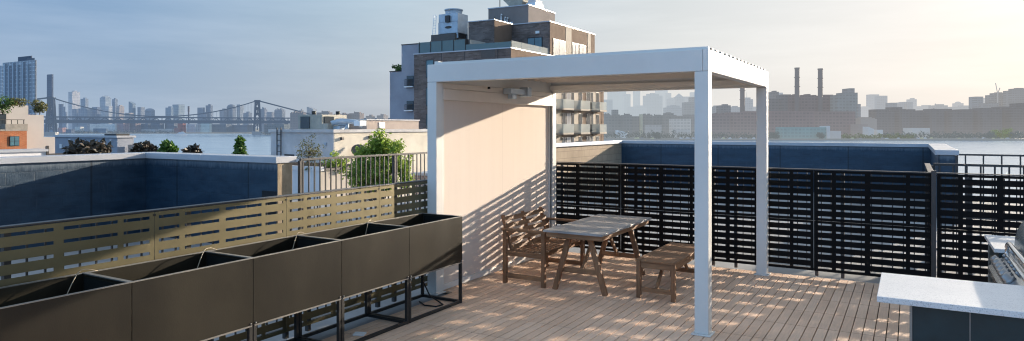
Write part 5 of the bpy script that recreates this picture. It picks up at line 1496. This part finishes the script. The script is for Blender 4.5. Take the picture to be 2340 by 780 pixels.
# green glass hall
GH = far('glass_hall', 1787, 1894, 291, 1215, (.16, .34, .31), .42, 'long green glass hall on the far bank below the chimneys', 'building', win=.5, wx=9, wz=6)
far('office_block', 1890, 1897, 288, 1212, (.50, .54, .54), .48, 'pale end tower of the green glass hall', 'building', win=0)
far('office_block', 1897, 1922, 300, 1215, (.44, .46, .46), .52, 'low pale annex right of the green glass hall', 'building', win=.3)
far('white_house', 1984, 1997, 295, 1230, (.62, .62, .60), .48, 'small white gabled house left of the housing row', 'building', win=0, top='slope')
far('white_house', 2006, 2018, 297, 1230, (.60, .60, .58), .50, 'second small white house right of the gabled one', 'building', win=0)
far('warehouse', 1962, 1984, 284, 1250, (.20, .14, .13), .52, 'low brick shed left of the small white house', 'building', win=.3)
far('warehouse', 1967, 2004, 272, 1290, (.19, .16, .15), .56, 'brick shed row between glass hall and housing row', 'building', win=.3, top='crown')
far('warehouse', 2085, 2125, 293, 1250, (.40, .44, .44), .56, 'low pale pavilion in front of the housing row', 'building', win=0)
# crane
x, y = at(2280, 1880)
cr = empty('tower_crane', (x, y, ZB), 'slanting tower crane above the right-hand skyline', 'crane')
CM = haze_mat((.30, .28, .26), .66, 2280, win=0)
ex = Vector((CT, ST, 0)); hp_ = 1880 / F
bz = hz(236, 1880)
MB().bar((x, y, ZB), (x, y, hz(214, 1880)), 2.2, 2.2).build('mast', CM, cr)
MB().bar(Vector((x, y, hz(216, 1880))), Vector((x, y, 0)) - ex*5*hp_ + Vector((0, 0, hz(190, 1880))), 1.8, 1.8).build('jib', CM, cr)
MB().bar(Vector((x, y, hz(214, 1880))), Vector((x, y, 0)) + ex*5*hp_ + Vector((0, 0, hz(201, 1880))), 1.6, 1.6).build('counter_jib', CM, cr)

# shore trees, cars, promenade
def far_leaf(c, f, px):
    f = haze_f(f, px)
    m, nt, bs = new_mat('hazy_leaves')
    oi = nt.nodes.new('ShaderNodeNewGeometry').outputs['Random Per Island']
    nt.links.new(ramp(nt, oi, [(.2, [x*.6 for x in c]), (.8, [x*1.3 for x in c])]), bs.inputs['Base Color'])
    e = nt.nodes.new('ShaderNodeEmission'); e.inputs[0].default_value = rgba(haze_col(px))  # haze painted over the far leaves as a faint glow
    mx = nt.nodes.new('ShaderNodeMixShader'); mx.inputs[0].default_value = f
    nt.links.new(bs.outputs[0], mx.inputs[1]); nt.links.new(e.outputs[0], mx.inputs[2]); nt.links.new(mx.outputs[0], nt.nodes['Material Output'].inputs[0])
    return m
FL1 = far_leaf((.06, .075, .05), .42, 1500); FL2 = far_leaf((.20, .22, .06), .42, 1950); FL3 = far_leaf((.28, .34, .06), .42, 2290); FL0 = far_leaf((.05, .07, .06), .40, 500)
mass = MB(); r = random.Random(41)
def treeline(px0, px1, t, z0, z1, step, mb):
    px = px0
    while px < px1:
        x, y = at(px + r.uniform(-1, 1), t + r.uniform(-8, 8)); h = r.uniform(.55, 1.1) * (z1 - z0)
        leaves(mb, (x, y, z0 + h*.5), (step*t/F*.9, 6, h*.55), 42, 3.2, r)
        px += step * r.uniform(.6, 1.3)
treeline(1385, 1600, 1262, ZB, ZB + 13, 6, mass); treeline(1630, 1800, 1235, ZB, ZB + 11, 6, mass); treeline(2010, 2360, 1240, ZB, ZB + 13, 6, mass)
tag(mass.build('shore_trees', FL1), kind='stuff', label='hazy line of trees along the far bank', cat='trees')
m2 = MB(); treeline(1925, 2090, 1222, ZB, ZB + 9, 5, m2)
tag(m2.build('shore_bushes', FL2), kind='stuff', label='yellow-green bushes below the housing row', cat='bushes')
m3 = MB(); treeline(135, 400, 2410, ZB, ZB + 9, 5, m3); treeline(600, 700, 1900, ZB, ZB + 10, 6, m3)
tag(m3.build('bank_greenery', FL0), kind='stuff', label='low dark greenery along the water under the bridge', cat='bushes')
x, y = at(2290, 1215)
wl = empty('willow_tree', (x, y, ZB), 'round yellow-green willow on the far bank near the right edge', 'tree')
mw = MB()
for k in range(26): leaves(mw, (x + r.uniform(-13, 13), y + r.uniform(-7, 7), ZB + 10 + r.uniform(-6, 6)*(1)), (5, 5, 3.6), 60, 2.2, r)
mw.build('crown', FL3, wl); MB().tube([(x, y, ZB), (x, y, ZB + 10)], [.9, .5], 6).build('trunk', FL1, wl)
for (px, w_, h_, lab) in ((2262, 10, 13, 'dark tree left of the yellow-green willow'), (2316, 11, 13, 'dark tree right of the yellow-green willow'), (1768, 11, 12, 'dark tree at the left end of the glass hall'), (1876, 7, 11, 'dark tree in front of the glass hall'), (1500, 8, 12, 'dark tree below the grey rooftop block')):
    x, y = at(px, 1208)
    rt = empty('shore_tree', (x, y, ZB), lab, 'tree', 'single trees on the far bank')
    mw = MB()
    for k in range(14): leaves(mw, (x + r.uniform(-w_, w_)*.6, y + r.uniform(-5, 5), ZB + h_*.55 + r.uniform(-h_, h_)*.3), (w_*.45, 4, h_*.28), 50, 2.0, r)
    mw.build('crown', FL1, rt); MB().tube([(x, y, ZB), (x, y, ZB + h_*.6)], [.8, .4], 6).build('trunk', FL1, rt)
# vehicles on the riverside road: body with cabin
CARM = [haze_mat(c, .40, 1900, win=0) for c in ((.75, .75, .74), (.55, .57, .6), (.20, .22, .25), (.70, .62, .30))]
car0 = None
for k in range(44):
    px = r.choice([r.uniform(1560, 1596), r.uniform(1640, 1725), r.uniform(1905, 2130), r.uniform(2110, 2340), r.uniform(1440, 1560)])
    x, y = at(px, 1190 + r.uniform(0, 4)); 
    m = MB(); L = r.uniform(4.2, 6.0); hgt = r.uniform(1.5, 2.4)
    m.box(-L/2, L/2, -.9, .9, .3, hgt*.6); m.add([(-L*.3,-.8,hgt*.6+.01),(L*.36,-.8,hgt*.6+.01),(L*.36,.8,hgt*.6+.01),(-L*.3,.8,hgt*.6+.01),(-L*.2,-.7,hgt),(L*.28,-.7,hgt),(L*.28,.7,hgt),(-L*.2,.7,hgt)],
        [(0,3,2,1),(4,5,6,7),(0,1,5,4),(1,2,6,5),(2,3,7,6),(3,0,4,7)])
    c = m.build('car', CARM[k % 4]); c.location = (x, y, -19.0); c.rotation_euler = (0, 0, TH)
    tag(c, 'tiny vehicle on the riverside road along the far bank', 'car', 'vehicles on the far riverside road')
# ferry and its wake
x, y = at(415, 2330)
fb = empty('ferry_boat', (x, y, -22), 'small white ferry crossing the river beneath the bridge', 'boat')
ex = Vector((CT, ST, 0)); ey = Vector((-ST, CT, 0))
WB_ = haze_mat((.80, .80, .80), .30, 420, win=0)
c = Vector((x, y, -21.0))
MB().prism([tuple((c + ex*a + ey*b)[:2]) for a, b in ((-13, -3.5), (9, -3.5), (15, 0), (9, 3.5), (-13, 3.5))], -22.2, -19.8).build('hull', WB_, fb)
MB().obox(c + Vector((0, 0, 2.8)), ex*9, ey*3, (0, 0, 1.5)).build('cabin', WB_, fb)
MB().obox(c + ex*3 + Vector((0, 0, 5.4)), ex*3, ey*2, (0, 0, 1.0)).build('bridge_deck', WB_, fb)
o = MB().quad(*[tuple(c - ex*a + ey*b + Vector((0, 0, -.9))) for a, b in ((14, -2), (60, -7), (60, 7), (14, 2))]).build('boat_wake', WB_); tag(o, kind='structure')
